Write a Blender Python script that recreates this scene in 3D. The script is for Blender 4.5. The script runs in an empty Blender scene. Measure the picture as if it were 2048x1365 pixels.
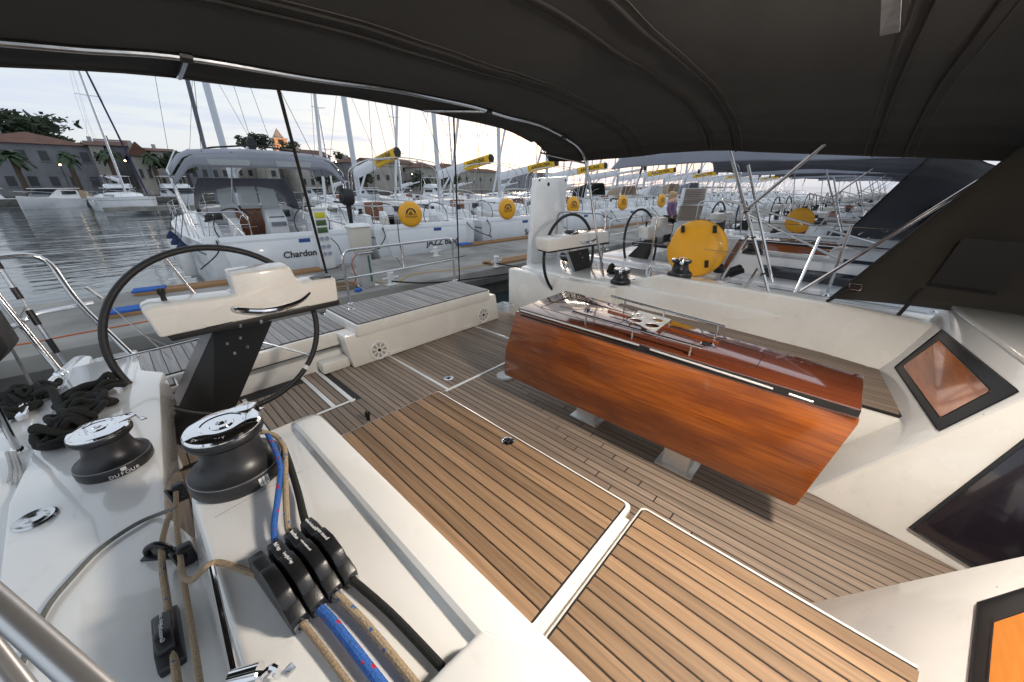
import bpy, bmesh, math, random
import numpy as np
from mathutils import Vector, Matrix, noise
random.seed(7)
R = math.radians
SC = bpy.context.scene
COL = SC.collection

# ---------------------------------------------------------------- camera
# origin: cockpit sole under the camera; X = to port, Y = aft, Z = up (metres)
PITCH, HEAD, FPX = R(23.15), R(46.8), 725.0
EYE = np.array([0.0, 0.0, 1.5])
cam_d = bpy.data.cameras.new('camera')
cam_d.sensor_width = 36.0
cam_d.lens = FPX / 2048 * 36.0
cam_d.clip_start, cam_d.clip_end = 0.02, 3000
cam = bpy.data.objects.new('camera', cam_d)
COL.objects.link(cam)
cam.location = EYE
cam.rotation_euler = (R(90) - PITCH, 0, -HEAD)
SC.camera = cam
SC.render.resolution_x, SC.render.resolution_y = 1024, 682

# ---------------------------------------------------------------- sky, sun, exposure
SUN_AZ = R(52)       # direction of the set sun, measured from +Y (aft) towards +X (port)
SUN_EL = R(3.0)
world = bpy.data.worlds.new('World')
SC.world = world
world.use_nodes = True
wt = world.node_tree
wt.nodes.clear()
def wn(t, **k):
    n = wt.nodes.new(t)
    for a, v in k.items(): setattr(n, a, v)
    return n
sky = wn('ShaderNodeTexSky', sky_type='NISHITA', sun_disc=False)
sky.sun_elevation = SUN_EL
sky.sun_rotation = SUN_AZ
sky.air_density, sky.dust_density, sky.ozone_density = 1.0, 2.4, 1.0
tc = wn('ShaderNodeTexCoord')
sep = wn('ShaderNodeSeparateXYZ')
wt.links.new(tc.outputs['Generated'], sep.inputs[0])
# thin streaky evening cloud layer mixed into the sky
mp = wn('ShaderNodeMapping'); mp.inputs['Scale'].default_value = (1.6, 1.6, 16.0)
mp.inputs['Rotation'].default_value = (R(2), R(-3), 0)
wt.links.new(tc.outputs['Generated'], mp.inputs[0])
cn = wn('ShaderNodeTexNoise'); cn.inputs['Scale'].default_value = 2.6; cn.inputs['Detail'].default_value = 7; cn.inputs['Roughness'].default_value = .58
wt.links.new(mp.outputs[0], cn.inputs['Vector'])
cr = wn('ShaderNodeValToRGB'); cr.color_ramp.elements[0].position = .47; cr.color_ramp.elements[1].position = .60
cr.color_ramp.elements[0].color = (0, 0, 0, 1); cr.color_ramp.elements[1].color = (1, 1, 1, 1)
wt.links.new(cn.outputs['Fac'], cr.inputs[0])
mz = wn('ShaderNodeMapRange'); mz.inputs['From Min'].default_value = .42; mz.inputs['From Max'].default_value = .06
mz.inputs['To Min'].default_value = .0; mz.inputs['To Max'].default_value = .8
wt.links.new(sep.outputs['Z'], mz.inputs[0])
mul = wn('ShaderNodeMath', operation='MULTIPLY'); wt.links.new(cr.outputs[0], mul.inputs[0]); wt.links.new(mz.outputs[0], mul.inputs[1])
# pale high veil that evens out the dusk sky
veil = wn('ShaderNodeMix', data_type='RGBA'); veil.inputs['Factor'].default_value = .56
veil.inputs['B'].default_value = (7.2, 8.0, 9.0, 1)
sat = wn('ShaderNodeHueSaturation'); sat.inputs['Saturation'].default_value = .85; wt.links.new(sky.outputs[0], sat.inputs['Color'])
wt.links.new(sat.outputs[0], veil.inputs['A'])
cl = wn('ShaderNodeMix', data_type='RGBA'); cl.inputs['B'].default_value = (4.3, 4.7, 5.7, 1)
wt.links.new(mul.outputs[0], cl.inputs['Factor']); wt.links.new(veil.outputs['Result'], cl.inputs['A'])
bg = wn('ShaderNodeBackground'); bg.inputs['Strength'].default_value = .10
wt.links.new(cl.outputs['Result'], bg.inputs['Color'])
wo = wn('ShaderNodeOutputWorld'); wt.links.new(bg.outputs[0], wo.inputs[0])

sun_d = bpy.data.lights.new('sun', 'SUN')
sun_d.energy = .5; sun_d.angle = R(12); sun_d.color = (1.0, .86, .72)
sun = bpy.data.objects.new('sun', sun_d); COL.objects.link(sun)
sun.rotation_euler = Vector((-math.sin(SUN_AZ)*math.cos(SUN_EL), -math.cos(SUN_AZ)*math.cos(SUN_EL), -math.sin(SUN_EL))).to_track_quat('-Z', 'Y').to_euler()

SC.view_settings.view_transform = 'Standard'
SC.view_settings.look = 'None'
SC.view_settings.exposure = 0.68
SC.view_settings.gamma = 1.0
SC.view_settings.use_curve_mapping = False

# ---------------------------------------------------------------- helpers
_fw = np.array([math.sin(HEAD)*math.cos(PITCH), math.cos(HEAD)*math.cos(PITCH), -math.sin(PITCH)])
_rt = np.array([math.cos(HEAD), -math.sin(HEAD), 0.0])
_up = np.cross(_rt, _fw)
def ray(px, py): return (px-1024.0)*_rt + (682.5-py)*_up + FPX*_fw
def at(px, py, X=None, Y=None, Z=None, N=None, D=0):
    """survey of the place: where the sight line through a photo point meets a known plane"""
    d = ray(px, py)
    if N is not None:
        n = np.array(N, float); t = (D - n@EYE)/(n@d)
    elif X is not None: t = (X-EYE[0])/d[0]
    elif Y is not None: t = (Y-EYE[1])/d[1]
    else: t = (Z-EYE[2])/d[2]
    return Vector(EYE + d*t)
def V(*a): return Vector(a)

class MB:
    def __init__(s): s.v = []; s.f = []; s.mi = []; s.cur = 0
    def add(s, vs, fs):
        o = len(s.v); s.v += [tuple(p) for p in vs]
        for f in fs: s.f.append([i+o for i in f]); s.mi.append(s.cur)
        return s
    def poly(s, pts): return s.add(pts, [list(range(len(pts)))])
    def box(s, c, sz, rot=None):
        c = Vector(c); hx, hy, hz = sz[0]/2, sz[1]/2, sz[2]/2
        vs = [Vector((x, y, z)) for z in (-hz, hz) for y in (-hy, hy) for x in (-hx, hx)]
        if rot is not None: vs = [rot @ p for p in vs]
        return s.add([p+c for p in vs], [[0,2,3,1],[4,5,7,6],[0,1,5,4],[2,6,7,3],[0,4,6,2],[1,3,7,5]])
    def prism(s, pts, vec):
        """extrude the polygon pts along vec"""
        pts = [Vector(p) for p in pts]; vec = Vector(vec); n = len(pts)
        nrm = Vector((0,0,0))
        for i in range(n): nrm += pts[i].cross(pts[(i+1) % n])
        if nrm.dot(vec) > 0: pts = pts[::-1]
        vs = pts + [p+vec for p in pts]
        fs = [list(range(n)), list(range(2*n-1, n-1, -1))]
        fs += [[(i+1) % n, i, i+n, (i+1) % n+n] for i in range(n)]
        return s.add(vs, fs)
    def hexa(s, lo, hi):
        """solid between two quads (4 points each)"""
        return s.add(list(lo)+list(hi), [[3,2,1,0],[4,5,6,7],[0,1,5,4],[1,2,6,5],[2,3,7,6],[3,0,4,7]])
    def tube(s, pts, r, n=8, closed=False, caps=True):
        pts = [Vector(p) for p in pts]; m = len(pts)
        rs = r if isinstance(r, (list, tuple)) else [r]*m
        tang = []
        for i in range(m):
            a = pts[(i-1) % m] if (closed or i > 0) else pts[0]
            b = pts[(i+1) % m] if (closed or i < m-1) else pts[-1]
            t = (b-a)
            tang.append(t.normalized() if t.length > 1e-9 else Vector((0,0,1)))
        u = tang[0].orthogonal().normalized()
        vs = []
        for i in range(m):
            t = tang[i]
            u = (u - t*u.dot(t))
            if u.length < 1e-6: u = t.orthogonal()
            u.normalize(); w = t.cross(u)
            for k in range(n):
                a = 2*math.pi*k/n
                vs.append(pts[i] + (u*math.cos(a)+w*math.sin(a))*rs[i])
        fs = []
        for i in range(m if closed else m-1):
            j = (i+1) % m
            for k in range(n):
                l = (k+1) % n
                fs.append([i*n+k, i*n+l, j*n+l, j*n+k])
        if caps and not closed:
            fs.append(list(range(n-1, -1, -1))); fs.append([(m-1)*n+k for k in range(n)])
        return s.add(vs, fs)
    def lathe(s, prof, n=24, o=(0,0,0), M=None):
        vs = []; o = Vector(o)
        for (r, z) in prof:
            for k in range(n):
                a = 2*math.pi*k/n
                p = Vector((r*math.cos(a), r*math.sin(a), z))
                vs.append((M @ p if M is not None else p) + o)
        fs = []
        for i in range(len(prof)-1):
            for k in range(n):
                l = (k+1) % n
                fs.append([i*n+k, i*n+l, (i+1)*n+l, (i+1)*n+k])
        if prof[0][0] > 1e-6: fs.append([k for k in range(n-1, -1, -1)])
        if prof[-1][0] > 1e-6: fs.append([(len(prof)-1)*n+k for k in range(n)])
        return s.add(vs, fs)
    def grid(s, fn, nu, nv):
        vs = [fn(i/nu, j/nv) for j in range(nv+1) for i in range(nu+1)]
        w = nu+1
        return s.add(vs, [[j*w+i, j*w+i+1, (j+1)*w+i+1, (j+1)*w+i] for j in range(nv) for i in range(nu)])
    def sections(s, rows, cap=True):
        """loft through equal-length point rows"""
        n = len(rows[0]); vs = [p for r in rows for p in r]
        fs = [[i*n+k, i*n+k+1, (i+1)*n+k+1, (i+1)*n+k] for i in range(len(rows)-1) for k in range(n-1)]
        if cap: fs += [list(range(n-1, -1, -1)), [(len(rows)-1)*n+k for k in range(n)]]
        return s.add(vs, fs)
    def build(s, name, mat, parent=None, bevel=0, seg=2, smooth=True, ang=35, thick=0, merge=False):
        me = bpy.data.meshes.new(name)
        me.from_pydata([tuple(p) for p in s.v], [], s.f)
        mats = mat if isinstance(mat, (list, tuple)) else [mat]
        for m in mats: me.materials.append(m)
        if len(mats) > 1: me.polygons.foreach_set('material_index', s.mi)
        bm = bmesh.new(); bm.from_mesh(me)
        if merge: bmesh.ops.remove_doubles(bm, verts=bm.verts, dist=1e-5)
        bmesh.ops.recalc_face_normals(bm, faces=bm.faces)
        if bevel:
            ed = [e for e in bm.edges if len(e.link_faces) == 2 and e.calc_face_angle(0) > R(28)]
            bmesh.ops.bevel(bm, geom=ed, offset=bevel, segments=seg, affect='EDGES', profile=.5, clamp_overlap=True)
        bm.to_mesh(me); bm.free()
        if smooth:
            me.polygons.foreach_set('use_smooth', [True]*len(me.polygons))
            me.set_sharp_from_angle(angle=R(ang))
        ob = bpy.data.objects.new(name, me); COL.objects.link(ob)
        if parent is not None: adopt(ob, parent)
        if thick:
            md = ob.modifiers.new('thickness', 'SOLIDIFY'); md.thickness = thick; md.offset = 0
        return ob
def adopt(ob, parent):
    ob.parent = parent
    if parent.type == 'EMPTY': ob.matrix_parent_inverse = Matrix.Translation(-Vector(parent.location))
def tag(o, label=None, cat=None, group=None, kind=None):
    if label: o['label'] = label
    if cat: o['category'] = cat
    if group: o['group'] = group
    if kind: o['kind'] = kind
    return o
def thing(name, loc, label, cat, group=None):
    o = bpy.data.objects.new(name, None); COL.objects.link(o)
    o.location = loc; o.empty_display_size = .1
    return tag(o, label, cat, group)
def copy_tree(o, parent=None):
    c = o.copy(); COL.objects.link(c)
    if parent is not None:
        c.parent = parent; c.matrix_parent_inverse = o.matrix_parent_inverse.copy()
    for ch in list(o.children): copy_tree(ch, c)
    return c
def text(name, s, size, loc, xd, yd, mat, parent=None, shear=0, ext=.001, spacing=1.0, align='CENTER', offset=0):
    cu = bpy.data.curves.new(name, 'FONT'); cu.body = s; cu.size = size; cu.shear = shear
    cu.extrude = ext; cu.align_x = align; cu.align_y = 'CENTER'; cu.space_character = spacing; cu.offset = offset
    cu.resolution_u = 3
    t = bpy.data.objects.new(name, cu); COL.objects.link(t)
    me = bpy.data.meshes.new_from_object(t)
    bpy.data.objects.remove(t); bpy.data.curves.remove(cu)
    me.name = name; me.materials.clear(); me.materials.append(mat)
    xd = Vector(xd).normalized(); yd = Vector(yd); yd = (yd - xd*yd.dot(xd)).normalized(); zd = xd.cross(yd)
    M = Matrix((xd, yd, zd)).transposed().to_4x4(); M.translation = Vector(loc)
    me.transform(M)
    ob = bpy.data.objects.new(name, me); COL.objects.link(ob)
    if parent is not None: adopt(ob, parent)
    return ob
def smoothpath(pts, n=6, closed=False):
    """Catmull-Rom through pts"""
    P = [Vector(p) for p in pts]; out = []
    m = len(P)
    for i in range(m if closed else m-1):
        if closed: a, b, c, d = P[(i-1) % m], P[i], P[(i+1) % m], P[(i+2) % m]
        else: a, b, c, d = P[max(i-1, 0)], P[i], P[i+1], P[min(i+2, m-1)]
        for k in range(n):
            t = k/n
            out.append(.5*((2*b)+(c-a)*t+(2*a-5*b+4*c-d)*t*t+(3*b-a-3*c+d)*t**3))
    if not closed: out.append(P[-1])
    return out
def rounded(pts, r=.05, n=5):
    """polyline with rounded corners"""
    P = [Vector(p) for p in pts]; out = [P[0]]
    for i in range(1, len(P)-1):
        a, b, c = P[i-1], P[i], P[i+1]
        l = min(r, (a-b).length*.45, (c-b).length*.45)
        p, q = b+(a-b).normalized()*l, b+(c-b).normalized()*l
        for k in range(n+1):
            t = k/n; out.append(p*(1-t)**2 + b*2*t*(1-t) + q*t*t)
    out.append(P[-1]); return out
def axisM(d, up=(0,0,1)):
    """rotation taking local Z to d"""
    return Vector((0,0,1)).rotation_difference(Vector(d)).to_matrix()

# ---------------------------------------------------------------- materials
def mat(name, col, rough=.5, metal=0, coat=0, spec=None, var=0, vscale=8, bump=0, bscale=60, objvar=0, emit=None, estr=0, sheen=0, stretch=None, coatr=.05, trans=0, speck=0):
    m = bpy.data.materials.new(name); m.use_nodes = True
    nt = m.node_tree; b = nt.nodes['Principled BSDF']
    b.inputs['Base Color'].default_value = (*col, 1); b.inputs['Roughness'].default_value = rough
    b.inputs['Metallic'].default_value = metal; b.inputs['Coat Weight'].default_value = coat; b.inputs['Coat Roughness'].default_value = coatr
    if spec is not None: b.inputs['Specular IOR Level'].default_value = spec
    if sheen: b.inputs['Sheen Weight'].default_value = sheen
    if trans: b.inputs['Transmission Weight'].default_value = trans
    if emit: b.inputs['Emission Color'].default_value = (*emit, 1); b.inputs['Emission Strength'].default_value = estr
    L = nt.links.new
    tcn = nt.nodes.new('ShaderNodeTexCoord'); vec = tcn.outputs['Object']
    if stretch:
        mpn = nt.nodes.new('ShaderNodeMapping'); mpn.inputs['Scale'].default_value = stretch; L(vec, mpn.inputs[0]); vec = mpn.outputs[0]
    colout = None
    if var or objvar:
        hs = nt.nodes.new('ShaderNodeHueSaturation'); hs.inputs['Color'].default_value = (*col, 1)
        val = None
        if var:
            nz = nt.nodes.new('ShaderNodeTexNoise'); nz.inputs['Scale'].default_value = vscale; nz.inputs['Detail'].default_value = 5
            L(vec, nz.inputs['Vector'])
            mr = nt.nodes.new('ShaderNodeMapRange'); mr.inputs['From Min'].default_value = .3; mr.inputs['From Max'].default_value = .7
            mr.inputs['To Min'].default_value = 1-var; mr.inputs['To Max'].default_value = 1+var
            L(nz.outputs['Fac'], mr.inputs[0]); val = mr.outputs[0]
            L(nz.outputs['Fac'], (rr := nt.nodes.new('ShaderNodeMapRange')).inputs[0])
            rr.inputs['To Min'].default_value = max(rough-.06, .02); rr.inputs['To Max'].default_value = min(rough+.1, 1)
            L(rr.outputs[0], b.inputs['Roughness'])
        if objvar:
            oi = nt.nodes.new('ShaderNodeObjectInfo')
            mo = nt.nodes.new('ShaderNodeMapRange'); mo.inputs['To Min'].default_value = 1-objvar; mo.inputs['To Max'].default_value = 1+objvar
            L(oi.outputs['Random'], mo.inputs[0])
            if val is not None:
                mm = nt.nodes.new('ShaderNodeMath'); mm.operation = 'MULTIPLY'; L(val, mm.inputs[0]); L(mo.outputs[0], mm.inputs[1]); val = mm.outputs[0]
            else: val = mo.outputs[0]
        L(val, hs.inputs['Value']); colout = hs.outputs[0]
        L(colout, b.inputs['Base Color'])
    if speck:
        vs_ = nt.nodes.new('ShaderNodeTexVoronoi'); vs_.inputs['Scale'].default_value = speck; L(vec, vs_.inputs['Vector'])
        lt_ = nt.nodes.new('ShaderNodeMath'); lt_.operation = 'LESS_THAN'; lt_.inputs[1].default_value = .022; L(vs_.outputs['Distance'], lt_.inputs[0])
        n3 = nt.nodes.new('ShaderNodeTexNoise'); n3.inputs['Scale'].default_value = 14; n3.inputs['Detail'].default_value = 8; n3.inputs['Roughness'].default_value = .7; L(vec, n3.inputs['Vector'])
        r3 = nt.nodes.new('ShaderNodeMapRange'); r3.inputs['From Min'].default_value = .56; r3.inputs['From Max'].default_value = .8; r3.inputs['To Max'].default_value = .22; L(n3.outputs['Fac'], r3.inputs[0])
        mx_ = nt.nodes.new('ShaderNodeMath'); mx_.operation = 'MAXIMUM'; L(lt_.outputs[0], mx_.inputs[0]); L(r3.outputs[0], mx_.inputs[1])
        md_ = nt.nodes.new('ShaderNodeMix'); md_.data_type = 'RGBA'; L(mx_.outputs[0], md_.inputs['Factor']); md_.inputs['B'].default_value = (.34, .31, .27, 1)
        if colout is not None: L(colout, md_.inputs['A'])
        else: md_.inputs['A'].default_value = (*col, 1)
        L(md_.outputs['Result'], b.inputs['Base Color'])
    if bump:
        nb = nt.nodes.new('ShaderNodeTexNoise'); nb.inputs['Scale'].default_value = bscale; nb.inputs['Detail'].default_value = 3
        L(vec, nb.inputs['Vector'])
        bp = nt.nodes.new('ShaderNodeBump'); bp.inputs['Strength'].default_value = bump; bp.inputs['Distance'].default_value = .01
        L(nb.outputs['Fac'], bp.inputs['Height']); L(bp.outputs[0], b.inputs['Normal'])
    return m
def woodmat(name, c1, c2, rough, coat=0, axis='Y', grain=1.0, objvar=.12, scale=1.0, blot=.0, blotc=(.2,.05,.01)):
    """long streaky grain along one object axis"""
    m = bpy.data.materials.new(name); m.use_nodes = True
    nt = m.node_tree; b = nt.nodes['Principled BSDF']; L = nt.links.new
    b.inputs['Roughness'].default_value = rough; b.inputs['Coat Weight'].default_value = coat; b.inputs['Coat Roughness'].default_value = .06
    t = nt.nodes.new('ShaderNodeTexCoord'); oi = nt.nodes.new('ShaderNodeObjectInfo')
    mp_ = nt.nodes.new('ShaderNodeMapping')
    s = {'X': (2, 60, 60), 'Y': (60, 2, 60), 'Z': (60, 60, 2)}[axis]
    mp_.inputs['Scale'].default_value = tuple(k*scale for k in s)
    ad = nt.nodes.new('ShaderNodeVectorMath'); ad.operation = 'ADD'
    cx = nt.nodes.new('ShaderNodeCombineXYZ'); mr = nt.nodes.new('ShaderNodeMath'); mr.operation = 'MULTIPLY'; mr.inputs[1].default_value = 37.0
    L(oi.outputs['Random'], mr.inputs[0])
    for i in range(3): L(mr.outputs[0], cx.inputs[i])
    L(t.outputs['Object'], ad.inputs[0]); L(cx.outputs[0], ad.inputs[1]); L(ad.outputs[0], mp_.inputs[0])
    nz = nt.nodes.new('ShaderNodeTexNoise'); nz.inputs['Scale'].default_value = 1.0; nz.inputs['Detail'].default_value = 6; nz.inputs['Roughness'].default_value = .65
    L(mp_.outputs[0], nz.inputs['Vector'])
    rp = nt.nodes.new('ShaderNodeValToRGB'); rp.color_ramp.elements[0].position = .3; rp.color_ramp.elements[1].position = .72
    rp.color_ramp.elements[0].color = (*c1, 1); rp.color_ramp.elements[1].color = (*c2, 1)
    L(nz.outputs['Fac'], rp.inputs[0])
    hs = nt.nodes.new('ShaderNodeHueSaturation'); mo = nt.nodes.new('ShaderNodeMapRange')
    mo.inputs['To Min'].default_value = 1-objvar; mo.inputs['To Max'].default_value = 1+objvar
    L(oi.outputs['Random'], mo.inputs[0]); L(mo.outputs[0], hs.inputs['Value']); L(rp.outputs[0], hs.inputs['Color'])
    out = hs.outputs[0]
    if blot:
        n2 = nt.nodes.new('ShaderNodeTexNoise'); n2.inputs['Scale'].default_value = 1.0; n2.inputs['Detail'].default_value = 3
        m2 = nt.nodes.new('ShaderNodeMapping'); m2.inputs['Scale'].default_value = {'X': (2.0, 7, 7), 'Y': (7, 2.0, 7), 'Z': (7, 7, 2.0)}[axis]
        L(ad.outputs[0], m2.inputs[0]); L(m2.outputs[0], n2.inputs['Vector'])
        r2 = nt.nodes.new('ShaderNodeMapRange'); r2.inputs['From Min'].default_value = .42; r2.inputs['From Max'].default_value = .68; r2.inputs['To Max'].default_value = blot
        L(n2.outputs['Fac'], r2.inputs[0])
        mx = nt.nodes.new('ShaderNodeMix'); mx.data_type = 'RGBA'; L(r2.outputs[0], mx.inputs['Factor']); L(out, mx.inputs['A']); mx.inputs['B'].default_value = (*blotc, 1)
        out = mx.outputs['Result']
    L(out, b.inputs['Base Color'])
    if grain:
        bp = nt.nodes.new('ShaderNodeBump'); bp.inputs['Strength'].default_value = .25*grain; bp.inputs['Distance'].default_value = .004
        L(nz.outputs['Fac'], bp.inputs['Height']); L(bp.outputs[0], b.inputs['Normal'])
    return m
def ropemat(name, c1, c2=None, scale=90, thr=.5):
    """braided rope with flecks"""
    m = bpy.data.materials.new(name); m.use_nodes = True
    nt = m.node_tree; b = nt.nodes['Principled BSDF']; L = nt.links.new
    b.inputs['Roughness'].default_value = .85
    t = nt.nodes.new('ShaderNodeTexCoord')
    vo = nt.nodes.new('ShaderNodeTexVoronoi'); vo.inputs['Scale'].default_value = 320
    L(t.outputs['Object'], vo.inputs['Vector'])
    bp = nt.nodes.new('ShaderNodeBump'); bp.inputs['Strength'].default_value = .5; bp.inputs['Distance'].default_value = .002
    L(vo.outputs['Distance'], bp.inputs['Height']); L(bp.outputs[0], b.inputs['Normal'])
    mr = nt.nodes.new('ShaderNodeMapRange'); mr.inputs['From Max'].default_value = .8; mr.inputs['To Min'].default_value = 1.1; mr.inputs['To Max'].default_value = .6
    L(vo.outputs['Distance'], mr.inputs[0])
    hs = nt.nodes.new('ShaderNodeHueSaturation'); hs.inputs['Color'].default_value = (*c1, 1); L(mr.outputs[0], hs.inputs['Value'])
    if c2:
        v2 = nt.nodes.new('ShaderNodeTexVoronoi'); v2.inputs['Scale'].default_value = scale
        L(t.outputs['Object'], v2.inputs['Vector'])
        lt = nt.nodes.new('ShaderNodeMath'); lt.operation = 'LESS_THAN'; lt.inputs[1].default_value = thr
        L(v2.outputs['Distance'], lt.inputs[0])
        mx = nt.nodes.new('ShaderNodeMix'); mx.data_type = 'RGBA'; L(lt.outputs[0], mx.inputs['Factor'])
        L(hs.outputs[0], mx.inputs['A']); mx.inputs['B'].default_value = (*c2, 1); L(mx.outputs['Result'], b.inputs['Base Color'])
    else: L(hs.outputs[0], b.inputs['Base Color'])
    return m
M = {}
M['gel'] = mat('gelcoat_white', (.84, .835, .82), .2, coat=1.0, var=.045, vscale=2.4, bump=.015, bscale=9, speck=7)
M['gelcream'] = mat('gelcoat_cream', (.82, .795, .75), .24, coat=.9, var=.04, vscale=3, bump=.015, bscale=9, speck=6)
M['gelfar'] = mat('hull_white', (.78, .79, .81), .25, coat=.3, var=.03, vscale=1.5)
M['nonskid'] = mat('deck_nonskid', (.78, .78, .77), .6, var=.03, vscale=5, bump=.12, bscale=700)
M['teak'] = woodmat('teak_oiled', (.17, .10, .054), (.35, .225, .13), .62, objvar=.24)
M['teakgrey'] = woodmat('teak_weathered', (.20, .15, .115), (.37, .285, .22), .7, objvar=.2)
M['teakpale'] = woodmat('teak_silvered', (.25, .235, .23), (.42, .40, .385), .75, axis='Y', objvar=.2)
M['caulk'] = mat('black_caulk', (.012, .011, .012), .6)
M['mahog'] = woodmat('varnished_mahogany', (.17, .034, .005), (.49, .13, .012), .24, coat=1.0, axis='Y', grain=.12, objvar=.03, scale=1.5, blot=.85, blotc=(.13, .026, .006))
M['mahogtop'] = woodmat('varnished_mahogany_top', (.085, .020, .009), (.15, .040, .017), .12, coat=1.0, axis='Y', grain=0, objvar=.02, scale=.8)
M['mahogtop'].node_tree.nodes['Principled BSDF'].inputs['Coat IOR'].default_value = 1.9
M['steel'] = mat('stainless_steel', (.62, .62, .63), .16, metal=1, var=.05, vscale=20)
M['chrome'] = mat('chrome', (.82, .82, .84), .05, metal=1)
M['alu'] = mat('aluminium_spar', (.52, .55, .60), .35, metal=.75, var=.06)
M['alulight'] = mat('spar_white', (.72, .73, .76), .35)
M['winch'] = mat('anodised_grey', (.034, .034, .037), .36, metal=.4, var=.08, vscale=40)
M['blackpl'] = mat('black_plastic', (.012, .012, .014), .32, var=.1, vscale=30, bump=.05, bscale=300)
M['blackmat'] = mat('black_matt', (.014, .014, .014), .55, bump=.05, bscale=200)
M['leather'] = mat('black_leather', (.012, .012, .013), .42, bump=.25, bscale=350)
M['silveredge'] = mat('brushed_edge', (.33, .33, .35), .4, metal=.8)
M['fabric'] = mat('canopy_fabric', (.0125, .0118, .0108), .9, sheen=.05, var=.12, vscale=2.5, bump=.3, bscale=900)
M['fabricpipe'] = mat('canopy_piping', (.014, .013, .013), .8)
M['fabricblue'] = mat('canopy_fabric_blue', (.15, .155, .19), .85, sheen=.2, var=.12, vscale=2.0, bump=.2, bscale=600)
M['navy'] = mat('navy_canvas', (.02, .03, .085), .85, var=.15, vscale=6)
M['tan'] = mat('tan_canvas', (.36, .27, .18), .85, var=.12)
M['yellow'] = mat('yellow_vinyl', (.86, .40, .012), .38, coat=.2, var=.05, vscale=7, bump=.15, bscale=14)
M['yellowc'] = mat('yellow_canvas', (.80, .47, .02), .8, var=.05)
M['print'] = mat('black_print', (.012, .012, .012), .6)
M['whiteprint'] = mat('white_print', (.75, .75, .75), .6)
M['acryl'] = mat('smoked_acrylic', (.016, .012, .018), .12, coat=.6)
M['dkframe'] = mat('dark_rubber_frame', (.025, .026, .028), .4)
M['window'] = mat('tinted_pane', (.03, .035, .045), .08, coat=.5)
M['ropetan'] = ropemat('rope_tan', (.42, .31, .2))
M['ropetanfleck'] = ropemat('rope_tan_blue_fleck', (.45, .34, .22), (.05, .13, .3), 62, .22)
M['ropeblue'] = ropemat('rope_blue_red_fleck', (.04, .16, .55), (.4, .02, .06), 55, .27)
M['ropeblack'] = ropemat('rope_black', (.012, .013, .012))
M['ropegrey'] = ropemat('rope_grey', (.2, .2, .19))
M['ropewhite'] = ropemat('rope_white', (.6, .6, .6))
M['concrete'] = mat('pier_concrete', (.27, .255, .235), .85, var=.32, vscale=1.3, bump=.25, bscale=40)
M['concdark'] = mat('wet_concrete', (.10, .095, .085), .6, var=.4, vscale=2.2, bump=.3, bscale=20)
M['plankwood'] = woodmat('boarding_plank_wood', (.26, .13, .055), (.42, .24, .11), .6, axis='X', objvar=.1)
M['bluecarpet'] = mat('blue_carpet', (.03, .12, .42), .95, var=.15, vscale=30, bump=.4, bscale=400)
M['greybox'] = mat('grey_enamel', (.42, .42, .41), .5, var=.08, vscale=5)
M['white'] = mat('white_paint', (.74, .74, .73), .4, var=.04)
M['vinyl'] = mat('clear_vinyl', (.62, .66, .68), .1, trans=.55, coat=.4, bump=.2, bscale=6)
# ================================================================ own yacht: cockpit
yacht = thing('sailing_yacht', (1.87, 1.2, -1.0), 'white sailing yacht whose teak cockpit fills the foreground under the dark canopy', 'yacht')
def frustum(lo, hi, mb=None):
    mb = mb or MB(); n = len(lo)
    mb.add(list(lo)+list(hi), [list(range(n-1, -1, -1)), list(range(n, 2*n))] + [[i, (i+1) % n, (i+1) % n+n, i+n] for i in range(n)])
    return mb
def rrect(x0, x1, y0, y1, r=.02, n=4):
    out = []
    for cx, cy, a0 in ((x1-r, y1-r, 0), (x0+r, y1-r, 90), (x0+r, y0+r, 180), (x1-r, y0+r, 270)):
        for k in range(n+1):
            a = R(a0+90*k/n); out.append((cx+r*math.cos(a), cy+r*math.sin(a)))
    return out
_pm = {}
def plank_mesh(w, l, axis, m, th=.01):
    key = (round(w, 4), round(l, 3), axis, m.name, th)
    if key not in _pm:
        b = MB(); sz = (w, l, th) if axis == 'Y' else (l, w, th)
        b.box((0, 0, -th/2), sz)
        o = b.build('plank', m, bevel=.0015, seg=1, smooth=False)
        _pm[key] = o.data; bpy.data.objects.remove(o)
    return _pm[key]
def planks(x0, x1, y0, y1, z, axis, m, parent, pitch=.048, gap=.006, joints=None):
    """teak strips, each its own piece"""
    a0, a1 = (x0, x1) if axis == 'Y' else (y0, y1)
    l0, l1 = (y0, y1) if axis == 'Y' else (x0, x1)
    n = max(1, round((a1-a0)/pitch)); pt = (a1-a0)/n
    for i in range(n):
        cuts = [l0, l1]
        if joints: cuts = sorted([l0, l1]+[j for j in joints(i) if l0+.08 < j < l1-.08])
        for p, q in zip(cuts[:-1], cuts[1:]):
            me = plank_mesh(pt-gap, (q-p)-(gap if joints else 0), axis, m)
            o = bpy.data.objects.new('plank', me); COL.objects.link(o)
            c = a0+(i+.5)*pt
            o.location = (c, (p+q)/2, z) if axis == 'Y' else ((p+q)/2, c, z)
            adopt(o, parent)

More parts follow.
